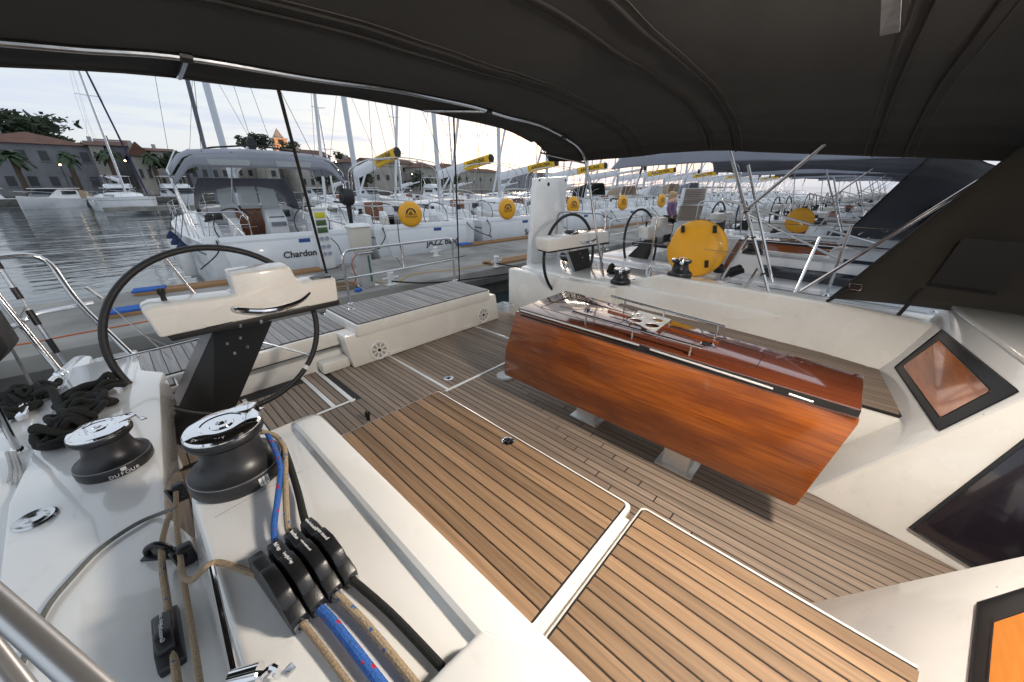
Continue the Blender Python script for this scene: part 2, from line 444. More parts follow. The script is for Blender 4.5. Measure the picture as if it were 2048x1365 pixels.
# ---- sole: caulk bed, white gutters, teak strips
sole = MB().box((1.45, 1.2, -.0225), (3.4, 4.2, .04)).build('cockpit_sole', M['caulk'], yacht)
def jmain(i): return [.55+.12*(i % 6)+d for d in (-1.15, 0, 1.1)] if i > 6 else []
planks(.95, 2.75, -.95, 2.08, 0, 'Y', M['teakgrey'], sole, joints=lambda i: [(.74+(i-11)*.105) + d for d in (-.42, .0)] if 8 <= i <= 20 else [])
planks(-.12, .95, 1.30, 2.48, 0, 'Y', M['teakgrey'], sole)
planks(.95, 1.475, 2.085, 3.2, 0, 'Y', M['teakgrey'], sole)
planks(1.50, 2.57, 2.11, 3.0, .002, 'Y', M['teakgrey'], sole)
planks(2.60, 3.2, 2.085, 3.2, 0, 'Y', M['teakgrey'], sole)
planks(.345, .735, 2.53, 3.05, .001, 'Y', M['teakgrey'], sole)
planks(.775, .865, 2.53, 3.2, 0, 'Y', M['teakgrey'], sole)
planks(-.12, .30, 2.53, 3.2, 0, 'Y', M['teakgrey'], sole)
def gutter(pts, w=.012, z=.004):
    g = MB()
    for (a, b) in zip(pts[:-1], pts[1:]):
        a, b = Vector((*a, 0)), Vector((*b, 0)); d = (b-a).normalized(); s_ = Vector((-d.y, d.x, 0))*w
        a = a-d*w; b = b+d*w
        g.hexa([V(*(p.xy), -.02) for p in (a-s_, b-s_, b+s_, a+s_)], [V(*(p.xy), z) for p in (a-s_, b-s_, b+s_, a+s_)])
        z += .0005
    return g.build('gutter', M['gel'], sole, bevel=.003)
gutter([(1.487, 2.097), (1.487, 3.0)]); gutter([(1.47, 2.094), (2.60, 2.094)], z=.005); gutter([(2.585, 2.1), (2.585, 3.0)])
gutter([(.755, 2.51), (.755, 3.2)], .016); gutter([(.885, 2.50), (.885, 3.2)], .016, .006); gutter([(.30, 2.505), (.90, 2.505)], .012, .003); gutter([(.325, 2.5), (.325, 3.1)], .014, .005)
def ring_latch(c, r, parent, n=(0, 0, 1), name='lift_ring', mt='chrome'):
    Mx = axisM(n); c = Vector(c)
    b = MB().lathe([(r, 0), (r, .004), (r*.82, .0065), (r*.74, .003), (0, .003)], 24, c, Mx)
    o = b.build(name, M[mt], parent)
    b2 = MB(); b2.lathe([(r*.3, .003), (r*.3, .009), (r*.2, .011), (0, .011)], 12, c, Mx)
    for k in range(3):
        a = k*2.1; p = c + Mx @ Vector((math.cos(a)*r*.55, math.sin(a)*r*.55, .004)); b2.lathe([(r*.1, 0), (r*.09, .003), (0, .0035)], 8, p, Mx)
    b2.build('latch_key', M['blackpl'], o)
    return o
ring_latch(at(897, 757, Z=.003), .042, sole)

# ---- starboard seat with two lift-up hatches
seat = MB().box((.68, .56, .19), (.62, 2.02, .40)).build('cockpit_seat', M['gelcream'], yacht, bevel=.012)
for (y0, y1, x1) in ((.375, 1.535, 1.012), (-.43, .315, 1.035)):
    lp = rrect(.44, x1+.018, y0-.02, y1+.014, .022)
    fr = frustum([V(x, y, .385) for x, y in lp], [V(x, y, .417) for x, y in lp]).build('hatch_frame', M['gelcream'], seat, bevel=.006)
    lp = rrect(.46, x1+.006, y0-.006, y1+.006, .02)
    MB().prism([V(x, y, .415) for x, y in lp], (0, 0, .003)).build('caulk_bed', M['caulk'], fr)
    # planks hang under the seat part directly (thing > part > piece)
    planks(.462, x1, y0, y1, .422, 'Y', M['teak'], seat, pitch=.0485, gap=.005)
ring_latch(at(1016, 883, Z=.424), .030, seat)
MB().lathe([(.012, 0), (.012, .03), (.018, .035), (.018, .06), (.008, .075), (0, .076)], 10, at(737, 840, Z=.02)).build('stop_pin', M['blackpl'], sole)

# ---- starboard coaming block carrying winch and clutches
def coam_loop(z, g):
    pts = [(-.055-g, -.9), (-.055-g, 1.0)]
    for k in range(1, 8):
        a = R(180-90*k/8); pts.append((.09+(.145+g)*math.cos(a), 1.0+(.20+g)*math.sin(a)))
    pts += [(.12, 1.2+g), (.285, 1.2+g), (.30, 1.18+g), (.30, -.9)]
    return [V(x, y, z) for x, y in pts]
frustum(coam_loop(.30, .10), coam_loop(.795, 0)).build('coaming', M['gel'], yacht, bevel=.022, seg=3)
rim = MB()
prof = [(.198, .788), (.210, .796), (.219, .809), (.228, .8145), (.282, .8155), (.296, .811), (.304, .792), (.31, .42)]
rows = []
for y, d in ((-.9, 0), (.6, 0), (1.08, 0), (1.14, -.003), (1.175, -.012), (1.2, -.03), (1.212, -.06)):
    rows.append([V(x+.01*(1-y)*.6, y, max(z+d, .42)) for x, z in prof])
rim.sections(rows).build('coaming_rim', M['gel'], yacht, ang=22)
MB().tube([at(430, 1036, Z=.7955), at(520, 985, Z=.7955), at(622, 932, Z=.7955)], .0009, 5).build('mould_joint', M['silveredge'], yacht)
# raised cover the lines run under
a, b_, c, d = at(800, 1395, Z=.85), at(962, 1240, Z=.85), at(1150, 1330, Z=.85), at(900, 1560, Z=.85)
frustum([V(p.x, p.y, .78) for p in (a, b_, c, d)], [V(p.x*.98+.002, p.y-.008, .848) for p in (a, b_, c, d)]).build('line_cover', M['gel'], yacht, bevel=.012, seg=3)

# ---- starboard side deck, gunwale and quarter
dk = [(-.09, -1.2), (-.09, 1.15), (-.13, 1.30), (-.05, 2.35), (-.02, 2.5), (-.10, 2.62), (-.10, 2.93), (-.165, 2.95), (-.30, 2.93), (-.36, 2.93), (-.46, 1.7), (-.42, .9), (-.40, -1.2)]
MB().prism([V(x, y, .40) for x, y in dk], (0, 0, .20)).build('side_deck', M['gel'], yacht, bevel=.012)
gw = [(-.33, 3.22), (-.37, 3.20), (-.44, 2.95), (-.60, 2.2), (-.66, 1.4), (-.64, -1.2), (-.39, -1.2), (-.41, .9), (-.445, 1.7), (-.352, 2.9), (-.30, 2.95), (-.29, 3.15)]
frustum([V(x, y, -.6) for x, y in gw], [V(x, y, .575) for x, y in gw]).build('gunwale', M['gel'], yacht, bevel=.012)
MB().tube(smoothpath([V(-.44, 2.96, .45), V(-.602, 2.2, .45), V(-.662, 1.4, .45), V(-.642, -1.2, .45)], 5), .012, 8).build('rubbing_strake', M['navy'], yacht)
# cockpit side wall, helm seat and notch behind the wheel
MB().prism([V(-.135, 1.30, -.02), V(-.135, 1.30, .597), V(-.05, 2.4, .597), V(-.115, 2.6, -.02)], (-.05, 0, 0)).build('cockpit_side', M['gelcream'], yacht)
MB().box((-.20, 2.85, .27), (.20, .7, .55)).build('quarter_wall', M['gel'], yacht, bevel=.02)
hs_ = MB().box((.53, 3.50, .255), (1.36, .68, .13)).build('helm_seat', M['gelcream'], yacht, bevel=.02)
MB().box((.53, 3.50, .3245), (1.32, .63, .008)).build('caulk_bed', M['caulk'], hs_)
planks(-.13, 1.19, 3.185, 3.815, .3305, 'Y', M['teakpale'], hs_, pitch=.062, gap=.005)
ring_latch(at(655, 628, Z=.332), .035, hs_)
MB().box((-.06, 3.05, .30), (.15, .16, .03)).build('step', M['gelcream'], yacht, bevel=.01)
stp = MB().box((-.06, 3.05, .318), (.13, .14, .004)).build('step_pad', M['caulk'], yacht)
planks(-.12, .0, 2.985, 3.115, .33, 'Y', M['teakpale'], stp, pitch=.04)
MB().box((.50, 3.24, .06), (1.30, .10, .16)).build('transom_sill', M['gel'], yacht, bevel=.015)
MB().box((.45, 3.62, -.22), (1.5, .5, .62)).build('transom_well', M['blackmat'], yacht)

# ---- stern bench with speakers
bench = frustum([V(1.137, 3.0, 0), V(2.97, 3.0, 0), V(2.97, 3.75, 0), V(1.20, 3.75, 0)],
                [V(1.10, 3.02, .31), V(2.93, 3.02, .31), V(2.93, 3.75, .31), V(1.10, 3.75, .31)]).build('stern_bench', M['gelcream'], yacht, bevel=.015)
lid = rrect(1.205, 2.80, 2.97, 3.64, .03)
frustum([V(x, y, .285) for x, y in lid], [V(x, y, .396) for x, y in lid]).build('bench_lid', M['gelcream'], bench, bevel=.012)
MB().prism([V(x, y, .394) for x, y in rrect(1.225, 2.79, 2.98, 3.63, .02)], (0, 0, .0075)).build('caulk_bed', M['caulk'], bench)
planks(1.23, 2.785, 2.985, 3.625, .404, 'Y', M['teakpale'], bench, pitch=.0485, gap=.006)
ring_latch(at(703, 619, Z=.406), .035, bench)
MB().box((1.55, 3.0, .03), (.14, .02, .03)).build('vent', M['gelcream'], bench); MB().box((2.45, 3.0, .03), (.14, .02, .03)).build('vent', M['gelcream'], bench)
for px_, py_ in ((758, 700), (966, 630)):
    p = at(px_, py_, Y=3.005)
    Mx = axisM((0, -1, .06))
    sp = MB().lathe([(.094, 0), (.092, .012), (.082, .016), (.074, .008), (0, .008)], 28, p, Mx).build('speaker', M['gel'], bench)
    gr = MB()
    for k in range(8):
        a0 = k*math.pi/4
        w = [Mx @ Vector((r_*math.cos(a0+s_*f), r_*math.sin(a0+s_*f), .0105)) + p for r_, s_, f in ((.026, -1, .12), (.070, -1, .26), (.070, 1, .26), (.026, 1, .12))]
        gr.poly(w)
    gr.build('speaker_grille', mat('speaker_mesh', (.38, .36, .33), .7, bump=.5, bscale=800), sp)
    MB().lathe([(.016, .008), (.014, .016), (0, .017)], 12, p, Mx).build('speaker_cap', M['blackmat'], sp)
# drain on the sole beside the bench
MB().lathe([(.035, 0), (.03, .01), (.012, .006), (0, .006)], 16, at(662, 729, Z=.03)).build('drain', M['chrome'], yacht)
MB().prism([V(.90, 3.06, 0), V(1.14, 3.06, 0), V(1.14, 3.2, 0), V(.90, 3.2, 0)], (0, 0, .10)).build('bench_step', M['gelcream'], yacht, bevel=.02)

# ---- port seat and port coaming
pseat = MB().prism([V(2.47, -.45, 0), V(3.3, -.45, 0), V(3.3, 1.62, 0), V(2.47, 1.62, 0)], (0, 0, .405)).build('cockpit_seat', M['gelcream'], yacht, bevel=.015)
MB().box((2.90, .6, .412), (.82, 1.98, .014)).build('caulk_bed', M['caulk'], pseat)
planks(2.50, 3.31, -.38, 1.58, .421, 'Y', M['teakgrey'], pseat, pitch=.048)
pc = MB(); rows = []
for y, dz, dx in ((-.52, -.03, -.17), (-.3, -.012, -.15), (0, 0, -.07), (.6, .0, .0), (1.0, .0, 0), (1.3, .005, 0), (1.62, -.12, .05)):
    top = .725+dz
    rows.append([V(3.24+dx, y, .40), V(3.265+dx, y, .43), V(3.30+dx, y, .50), V(3.385+dx*.4, y, top-.02), V(3.405+dx*.4, y, top), V(3.43+dx*.3, y, top+.004), V(3.60, y, top-.02 if y < 1.5 else .60), V(3.60, y, .40)])
pc.sections(rows).build('coaming', M['gelcream'], yacht, ang=60)
pd = [(3.30, -1.5), (3.30, 2.95), (3.95, 2.95), (4.15, 2.0), (4.22, .8), (4.18, -1.5)]
frustum([V(x*.985, y, -.9) for x, y in pd], [V(x, y, .60) for x, y in pd]).build('side_deck', M['gel'], yacht, bevel=.015)
MB().prism([V(3.58, -1.5, .60), V(3.58, 1.05, .60), V(3.58, 1.15, .60), V(3.74, 1.15, .60), V(3.78, -1.5, .60)], (0, 0, .095)).build('deck_step', M['gel'], yacht, bevel=.02)
MB().box((3.24, 2.35, .27), (.12, 1.4, .62)).build('cockpit_side', M['gelcream'], yacht, bevel=.02)
# port quarter block under the raised gangway
q = [at(1040, 575, Y=2.9), at(1058, 543, Y=2.9)]
frustum([V(3.38, 2.88, -.55), V(4.10, 2.88, -.55), V(4.0, 3.35, -.55), V(3.42, 3.35, -.55)], [V(3.47, 2.9, .42), V(3.98, 2.9, .58), V(3.9, 3.22, .55), V(3.50, 3.22, .42)]).build('quarter', M['gel'], yacht, bevel=.03, seg=3)

# ---- forward bulkhead: port face with window, companionway side, starboard face with window
NP, DP = (-.15, 1, .707), -.468
NS, DS = (.15, 1, .707), .072
def yP(x, z): return DP+.15*x-.707*z
def yS(x, z): return DS-.15*x-.707*z
bk = [(2.14, -.02), (2.31, .80), (3.50, .80), (3.46, .72), (3.10, .40), (2.47, .40), (2.44, -.02)]
bh = MB().prism([V(x, yP(x, z), z) for x, z in bk], (0, -.12, 0)).build('bulkhead', M['gel'], yacht, bevel=.012)
M['litwood'] = woodmat('lit_cabin_woodwork', (.26, .07, .02), (.40, .12, .03), .2, coat=1.0, axis='X', grain=0, objvar=0, blot=.95, blotc=(.06, .018, .01))
_b = M['litwood'].node_tree.nodes['Principled BSDF']; _b.inputs['Emission Color'].default_value = (.8, .22, .05, 1); _b.inputs['Emission Strength'].default_value = .06
M['litwood2'] = woodmat('lit_cabin_woodwork_bright', (.5, .17, .03), (.62, .24, .05), .35, coat=.6, axis='X', grain=0, objvar=0)
_b = M['litwood2'].node_tree.nodes['Principled BSDF']; _b.inputs['Emission Color'].default_value = (.9, .26, .03, 1); _b.inputs['Emission Strength'].default_value = .06
def onplane(pts, N, D, off): return [at(x, y, N=N, D=D) + Vector(N).normalized()*off for x, y in pts]
wf = MB().prism(onplane([(1885, 661), (1790, 736), (1879, 864), (2040, 785)], NP, DP, .001), Vector(NP).normalized()*.004).build('window_frame', M['dkframe'], bh, bevel=.0015)
MB().prism(onplane([(1880, 682), (1806, 734), (1882, 838), (1985, 784)], NP, DP, .0052), Vector(NP).normalized()*.001).build('window_pane', M['litwood'], bh)
for bhx, ptsx, Nx, Dx in ((bh, [(1885, 661), (1790, 736), (1879, 864), (2040, 785)], NP, DP), (bh, [(1880, 682), (1806, 734), (1882, 838), (1985, 784)], NP, DP)):
    g_ = onplane(ptsx, Nx, Dx, .0045); MB().tube(rounded(g_+[g_[0]], .02, 3)[:-1], .0035, 6, closed=True).build('window_gasket', M['blackpl'], bhx)
# companionway side moulding and smoked sliding door
rb, rt = V(2.14, yP(2.14, 0), 0), V(2.31, yP(2.31, .8), .80)
cs = [rb, V(2.02, -.80, 0), V(2.12, -1.45, .80), rt]
nn = (cs[1]-cs[0]).cross(cs[3]-cs[0]).normalized()
if nn.x > 0: nn = -nn
NC, DC = tuple(nn), nn.dot(rb)
MB().hexa(cs, [p - nn*.10 for p in cs]).build('companionway_side', M['gelcream'], yacht, bevel=.01)
dp = onplane([(1822, 1056), (1958, 1138), (2130, 1100), (2130, 820)], NC, DC, .002)
dr = MB().prism(dp, nn*.012).build('companionway_door', M['acryl'], yacht, bevel=.003)
dr['label'] = 'dark smoked companionway door'
e0, e1, e2 = dp[0]+nn*.014, dp[1]+nn*.014, dp[3]+nn*.014
MB().tube([e1, e0, e2], .009, 6).build('door_trim', M['dkframe'], dr)
bs = [(1.315, -.02), (1.51, .80), (.25, .80), (.25, .40), (1.05, .40), (1.08, -.02)]
bhs = MB().prism([V(x, yS(x, z), z) for x, z in bs], (0, -.12, 0)).build('bulkhead', M['gel'], yacht, bevel=.012)
MB().prism(onplane([(1960, 1211), (1938, 1440), (2300, 1500), (2300, 1105)], NS, DS, .001), Vector(NS).normalized()*.004).build('window_frame', M['dkframe'], bhs, bevel=.0015)
MB().prism(onplane([(1991, 1250), (1975, 1430), (2290, 1490), (2290, 1150)], NS, DS, .0052), Vector(NS).normalized()*.001).build('window_pane', M['litwood2'], bhs)
for ptsx in ([(1960, 1211), (1938, 1440), (2300, 1500), (2300, 1105)], [(1991, 1250), (1975, 1430), (2290, 1490), (2290, 1150)]):
    g_ = onplane(ptsx, NS, DS, .0045); MB().tube(rounded(g_+[g_[0]], .02, 3)[:-1], .0035, 6, closed=True).build('window_gasket', M['blackpl'], bhs)
# coachroof behind the bulkheads
cr_ = [V(2.25, yP(2.25, .8)+.01, .795), V(3.56, yP(3.5, .8)+.02, .795), V(3.7, -2.4, .795), V(2.2, -2.4, .795)]
MB().prism(cr_, (0, 0, .03)).build('coachroof', M['gel'], yacht, bevel=.012)
cm = [at(1848, 627, Z=.80), at(1882, 608, Z=.82), at(2060, 690, Z=.82), at(2060, 715, Z=.80)]
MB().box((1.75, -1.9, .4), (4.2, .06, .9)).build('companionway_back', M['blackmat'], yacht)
MB().box((1.72, -1.5, -.04), (1.0, .9, .03)).build('companionway_step', M['teakgrey'], yacht)
# ================================================================ fittings in the cockpit
def disc(name, c, r, h, n, m, parent, seg=20):
    return MB().lathe([(r, 0), (r, h*.7), (r*.9, h), (0, h)], seg, c, axisM(n)).build(name, m, parent)
def outline(pts, m, parent, r=.002, name='inlay_line'):
    return MB().tube(pts, r, 4, closed=True).build(name, m, parent)

M['hinge'] = mat('satin_hinge_steel', (.8, .8, .79), .45, metal=.6)
# ---- drop-leaf table
table = thing('cockpit_table', (1.9, .75, 0), 'varnished mahogany drop-leaf table with chrome rails in the cockpit', 'table')
tt = [at(x, y, Z=.75) for x, y in ((1038, 616), (1131, 581.5), (1152, 586), (1729, 752), (1724, 819))]
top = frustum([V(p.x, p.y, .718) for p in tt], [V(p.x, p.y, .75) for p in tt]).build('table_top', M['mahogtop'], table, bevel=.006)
inner = [V(1.9+(p.x-1.9)*.93, .72+(p.y-.72)*.96, .700) for p in tt]
frustum([V(p.x, p.y, .66) for p in inner], [V(p.x, p.y, .7185) for p in inner]).build('apron', M['blackmat'], table)
lf = [at(x, y, X=1.70) for x, y in ((1032, 623), (1715, 834), (1719, 842), (1716, 850), (1594, 1009), (1588, 1013), (1580, 1010), (1010, 750), (1008, 744), (1011, 700))]
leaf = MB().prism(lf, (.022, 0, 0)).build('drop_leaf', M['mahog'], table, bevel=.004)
_fa, _fb = V(tt[2].x-.03, tt[2].y-.03, 0), V(tt[3].x-.015, tt[3].y+.02, 0)
lf2 = [_fa+V(0, 0, .712), _fb+V(0, 0, .712), _fb+V(0, .05, .28), _fa+V(0, -.05, .28)]
MB().prism(lf2, (.022, 0, 0)).build('drop_leaf', M['mahog'], table, bevel=.004)
_ed = [tt[0], tt[4]]; MB().hexa([V(p.x+dx_, p.y, .7165) for p, dx_ in ((tt[0], -.004), (tt[4], -.004), (tt[4], .01), (tt[0], .01))], [V(p.x+dx_, p.y, .744) for p, dx_ in ((tt[0], -.004), (tt[4], -.004), (tt[4], .01), (tt[0], .01))]).build('edge_band', M['blackmat'], table)
hz = [at(x, y, X=1.694) for x, y in ((1040, 621), (1278, 691), (1300, 699), (1546, 778))]
MB().tube(hz[:2], .0055, 8).build('hinge_strip', M['hinge'], leaf); MB().tube(hz[2:], .0055, 8).build('hinge_strip', M['hinge'], leaf)
MB().tube([at(1578, 788, X=1.694), at(1627, 804, X=1.694)], .006, 6).build('hinge_strip', M['hinge'], leaf)
MB().box((1.705, .7, .716), (.02, 1.62, .01)).build('hinge_rubber', M['blackmat'], leaf)
MB().hexa([at(1682, 817, X=1.697), at(1718, 828, X=1.697), at(1719, 833, X=1.697), at(1683, 823, X=1.697)], [p+V(-.004, 0, 0) for p in (at(1682, 817, X=1.697), at(1718, 828, X=1.697), at(1719, 833, X=1.697), at(1683, 823, X=1.697))]).build('hinge_plate', M['white'], leaf)
# grab rails
def railz(pts_base, a, b, h):
    z = .75+h
    p, q = at(*a, Z=z), at(*b, Z=z)
    rl = MB().tube([p, q], .0075, 10).build('grab_rail', M['steel'], table)
    for bx, by in pts_base:
        c = at(bx, by, Z=.751)
        t = max(0, min(1, (c-p).dot(q-p)/(q-p).length_squared)); e = p.lerp(q, t)
        MB().tube([V(e.x, e.y, .75), V(e.x, e.y, z)], .0055, 8).build('rail_post', M['steel'], rl)
railz([(1163, 652), (1258, 680), (1375, 714)], (1146, 624), (1405, 697), .055)
railz([(1235, 624), (1320, 645), (1418, 681)], (1222, 592), (1450, 654), .07)
# cup holder plate
cp = [at(x, y, Z=.775) for x, y in ((1277, 621), (1343, 639), (1308, 665), (1259, 640))]
def plate_with_holes(outer, holes, th, name, m, parent):
    bm = bmesh.new(); ed = []
    def loop(pts):
        vs = [bm.verts.new(p) for p in pts]
        for i in range(len(vs)): ed.append(bm.edges.new((vs[i], vs[(i+1) % len(vs)])))
    loop(outer)
    for c, u, w, r in holes: loop([c+(u*math.cos(k*math.pi/9)+w*math.sin(k*math.pi/9))*r for k in range(18)])
    bmesh.ops.triangle_fill(bm, edges=ed, use_beauty=True)
    me = bpy.data.meshes.new(name); bm.to_mesh(me); bm.free(); me.materials.append(m)
    o = bpy.data.objects.new(name, me); COL.objects.link(o); adopt(o, parent)
    md = o.modifiers.new('thickness', 'SOLIDIFY'); md.thickness = th
    return o
cc = sum(cp, Vector())/4; u_ = (cp[1]-cp[0]).normalized(); w_ = V(-u_.y, u_.x, 0)
lx, ly = (cp[1]-cp[0]).length*.245, (cp[3]-cp[0]).length*.245
cc = (cp[0]+cp[2])/2; w2 = (cp[3]-cp[0]).normalized()
holes = [(cc+u_*sx*lx+w2*sy*ly, u_, w_, min(lx, ly)*.78) for sx in (-1, 1) for sy in (-1, 1)]
cpl = plate_with_holes(cp, holes, .003, 'cup_holder', M['hinge'], table)
for c, u, w, r in holes:
    MB().tube([c+(u*math.cos(k*math.pi/8)+w*math.sin(k*math.pi/8))*r for k in range(16)], .002, 5, closed=True).build('cup_ring', M['hinge'], cpl)
for p in cp: MB().tube([V(p.x*.98+cc.x*.02, p.y*.98+cc.y*.02, .75), V(p.x*.98+cc.x*.02, p.y*.98+cc.y*.02, .775)], .004, 6).build('plate_post', M['steel'], cpl)
s0, s1 = at(1217, 622, Z=.7508), at(1437, 688, Z=.7508)
MB().tube([s0, s1], .012, 4).build('centre_slot', M['mahog'], table)
ring_latch(at(1176, 622, Z=.751), .03, table, name='lid_latch'); ring_latch(at(1415, 690, Z=.751), .035, table, name='lid_latch')
for pts in (((1081, 615), (1139, 593), (1268, 631), (1222, 656)), ((1345, 652), (1529, 707), (1512, 738), (1312, 682))):
    outline(rounded([at(x, y, Z=.7505) for x, y in pts]+[at(*pts[0], Z=.7505)], .03)[:-1], M['caulk'], top, .0016)
for x, y in ((1168, 842), (1346, 940)):
    c = at(x, y, Z=0)+V(.06, 0, 0)
    lg = MB().box((c.x, c.y, .345), (.11, .15, .69)).build('leg', M['hinge'], table, bevel=.012)
    MB().box((c.x, c.y, .008), (.17, .21, .016)).build('foot_plate', M['hinge'], lg, bevel=.006)
    MB().lathe([(.008, .016), (.008, .02), (0, .022)], 8, (c.x-.07, c.y-.08, 0)).build('foot_bolt', M['chrome'], lg)
o = MB().lathe([(.08, 0), (.08, .012), (.07, .018), (.045, .012), (0, .012)], 28, at(1012, 753, Z=.001)).build('inspection_cover', M['white'], yacht)
for k in range(6):
    a = k*math.pi/3; p = at(1012, 753, Z=.016)+V(.06*math.cos(a), .06*math.sin(a), 0); MB().lathe([(.004, 0), (.003, .002), (0, .002)], 6, p).build('screw', M['steel'], o)

# ---- helm stations
def helm(label, slab, off, pod, podY, podd, under, wc, wr, tilt, yaw, spokes, handle, bolts, band=None, grp='twin helm stations'):
    h = thing('helm_station', (wc[0], wc[1], 0), label, 'helm', grp)
    fr = [Vector(p) for p in slab]; of = Vector(off)
    pd_ = MB(); pd_.hexa(fr, [p+of for p in fr]); po = pd_.build('pedestal', M['blackmat'], h, bevel=.004)
    n_ = (fr[1]-fr[0]).cross(fr[3]-fr[0]).normalized(); n_ = -n_ if n_.dot(of) > 0 else n_
    MB().hexa([fr[0]+of*.05-n_*.002, fr[0]+of*.98, fr[3]+of*.98, fr[3]+of*.05-n_*.002], [p+V(-.003, 0, 0) for p in (fr[0]+of*.05, fr[0]+of*.98, fr[3]+of*.98, fr[3]+of*.05)]).build('pedestal_edge', M['silveredge'], po)
    fp = [at(x, y, Y=podY) for x, y in pod]
    pb = MB(); n = len(fp); bk_ = [V(p.x*.995+.002, p.y+podd, p.z+.012) for p in fp]
    pb.prism(fp, V(0, podd, .014)); pob = pb.build('instrument_pod', M['gelcream'], h, bevel=.014, seg=3)
    ub = [at(x, y, Y=podY+.01) for x, y in under]
    MB().prism(ub, (0, podd*.9, .01)).build('pod_base', M['blackmat'], pob, bevel=.004)
    hp = smoothpath([at(x, y, Y=podY-d) for x, y, d in handle], 6)
    m_ = len(hp); MB().tube(hp, [.006+.010*math.sin(math.pi*min(1, max(0, i/(m_-1)))) for i in range(m_)], 10).build('grab_handle', M['chrome'], pob)
    wc = Vector(wc); u = V(math.cos(yaw), math.sin(yaw), 0); n0 = V(-math.sin(yaw), math.cos(yaw), 0)
    w = V(0, 0, 1)*math.cos(tilt)+n0*math.sin(tilt)
    P = lambda a, r=1: wc+(u*math.cos(a)+w*math.sin(a))*wr*r
    wh = MB().tube([P(2*math.pi*k/64) for k in range(64)], .0165, 12, closed=True).build('steering_wheel', M['leather'], h)
    for s_ in spokes: MB().tube([P(R(s_), .1), P(R(s_), .99)], .006, 8).build('spoke', M['steel'], wh)
    nn_ = u.cross(w)
    MB().tube([wc-nn_*.12, wc+nn_*.03], .035, 14).build('hub', M['blackmat'], wh)
    if band is not None: MB().tube([P(R(band-1.6)), P(R(band)), P(R(band+1.6))], .0175, 12).build('king_spoke_band', M['white'], wh)
    for x, y in bolts:
        p = at(x, y, N=tuple(n_), D=n_.dot(fr[0])); MB().lathe([(.009, 0), (.008, .004), (.004, .004), (.004, .002), (0, .002)], 10, p, axisM(n_)).build('bolt', M['steel'], po)
    return h
sl = [at(331, 876, Z=.03), at(428, 918, Z=.03), at(546, 642, Y=2.30), at(428, 664, Y=2.30)]
hs1 = helm('black leather steering wheel on a black pedestal with cream pod, beside the swim ladder rail', sl, (-.035, .07, 0),
     [(282, 624), (320, 678), (678, 602), (672, 557), (602, 566), (592, 556), (579, 533), (458, 550), (472, 591), (462, 594), (302, 614)], 2.26, .13,
     [(335, 674), (345, 684), (680, 610), (678, 600)], (.28, 2.46, .745), .462, .16, -.05, (108, 182, 254, 326, 38),
     [(464, 614, .0), (480, 620, .03), (540, 621, .045), (596, 605, .03), (620, 586, .0)],
     [(480, 653), (522, 644), (454, 688), (480, 677), (494, 695), (469, 707)], band=316)
# lever and plate on the pod
b = MB(); p = at(333, 612, Y=2.33); b.lathe([(.03, 0), (.028, .01), (.012, .014), (.010, .05), (.016, .06), (.014, .085), (0, .09)], 12, p); b.build('throttle_knob', M['blackpl'], hs1)
b = MB(); p = at(632, 560, Y=2.33); b.box(p+V(.02, 0, .01), (.11, .09, .018)); b.build('plotter_plate', M['blackpl'], hs1, bevel=.004)
for (x0, y0), (x1, y1) in (((412, 657), (466, 645)), ((573, 622), (618, 613))):
    MB().tube([at(x0, y0, Y=2.255), at(x1, y1, Y=2.255)], .0045, 6).build('pod_trim', M['steel'], hs1)
sl2 = [V(3.86, 2.28, .05), V(4.03, 2.28, .05), at(1177, 497, Y=2.3), at(1137, 506, Y=2.3)]
hs2 = helm('black leather steering wheel on a black pedestal, in front of the upright white gangway', sl2, (.03, .07, 0),
     [(1096, 481), (1096, 505), (1219, 485), (1217, 463), (1166, 468)], 2.20, .16,
     [(1098, 504), (1098, 507), (1219, 488), (1219, 485)], (3.5, 2.38, .765), .45, .05, -.05, (100, 172, 244, 316, 28),
     [(1160, 482, .0), (1168, 486, .03), (1182, 484, .03), (1195, 476, .0)], [(1160, 508), (1165, 515)])
p = at(1141, 478, Y=2.30)
MB().lathe([(.085, -.02), (.085, .03), (.075, .06), (.05, .085), (.02, .095), (0, .096)], 20, p).build('compass', M['blackpl'], hs2)
MB().tube([p+V(.088*math.cos(a), .088*math.sin(a)*.9, .03+.05*abs(math.sin(a))) for a in np.linspace(0, math.pi*2, 20)[:-1]], .008, 6, closed=True).build('compass_ring', M['chrome'], hs2)
b = MB(); a0 = [at(x, y, Z=.99) for x, y in ((1178, 472), (1207, 462), (1200, 460), (1172, 468))]; b.prism(a0, (0, 0, .012)); b.build('wood_trim', M['mahog'], hs2)
MB().tube([at(1135, 585, Y=2.6), at(1140, 520, Y=2.5)], .012, 8).build('pedestal_guard', M['steel'], hs2)

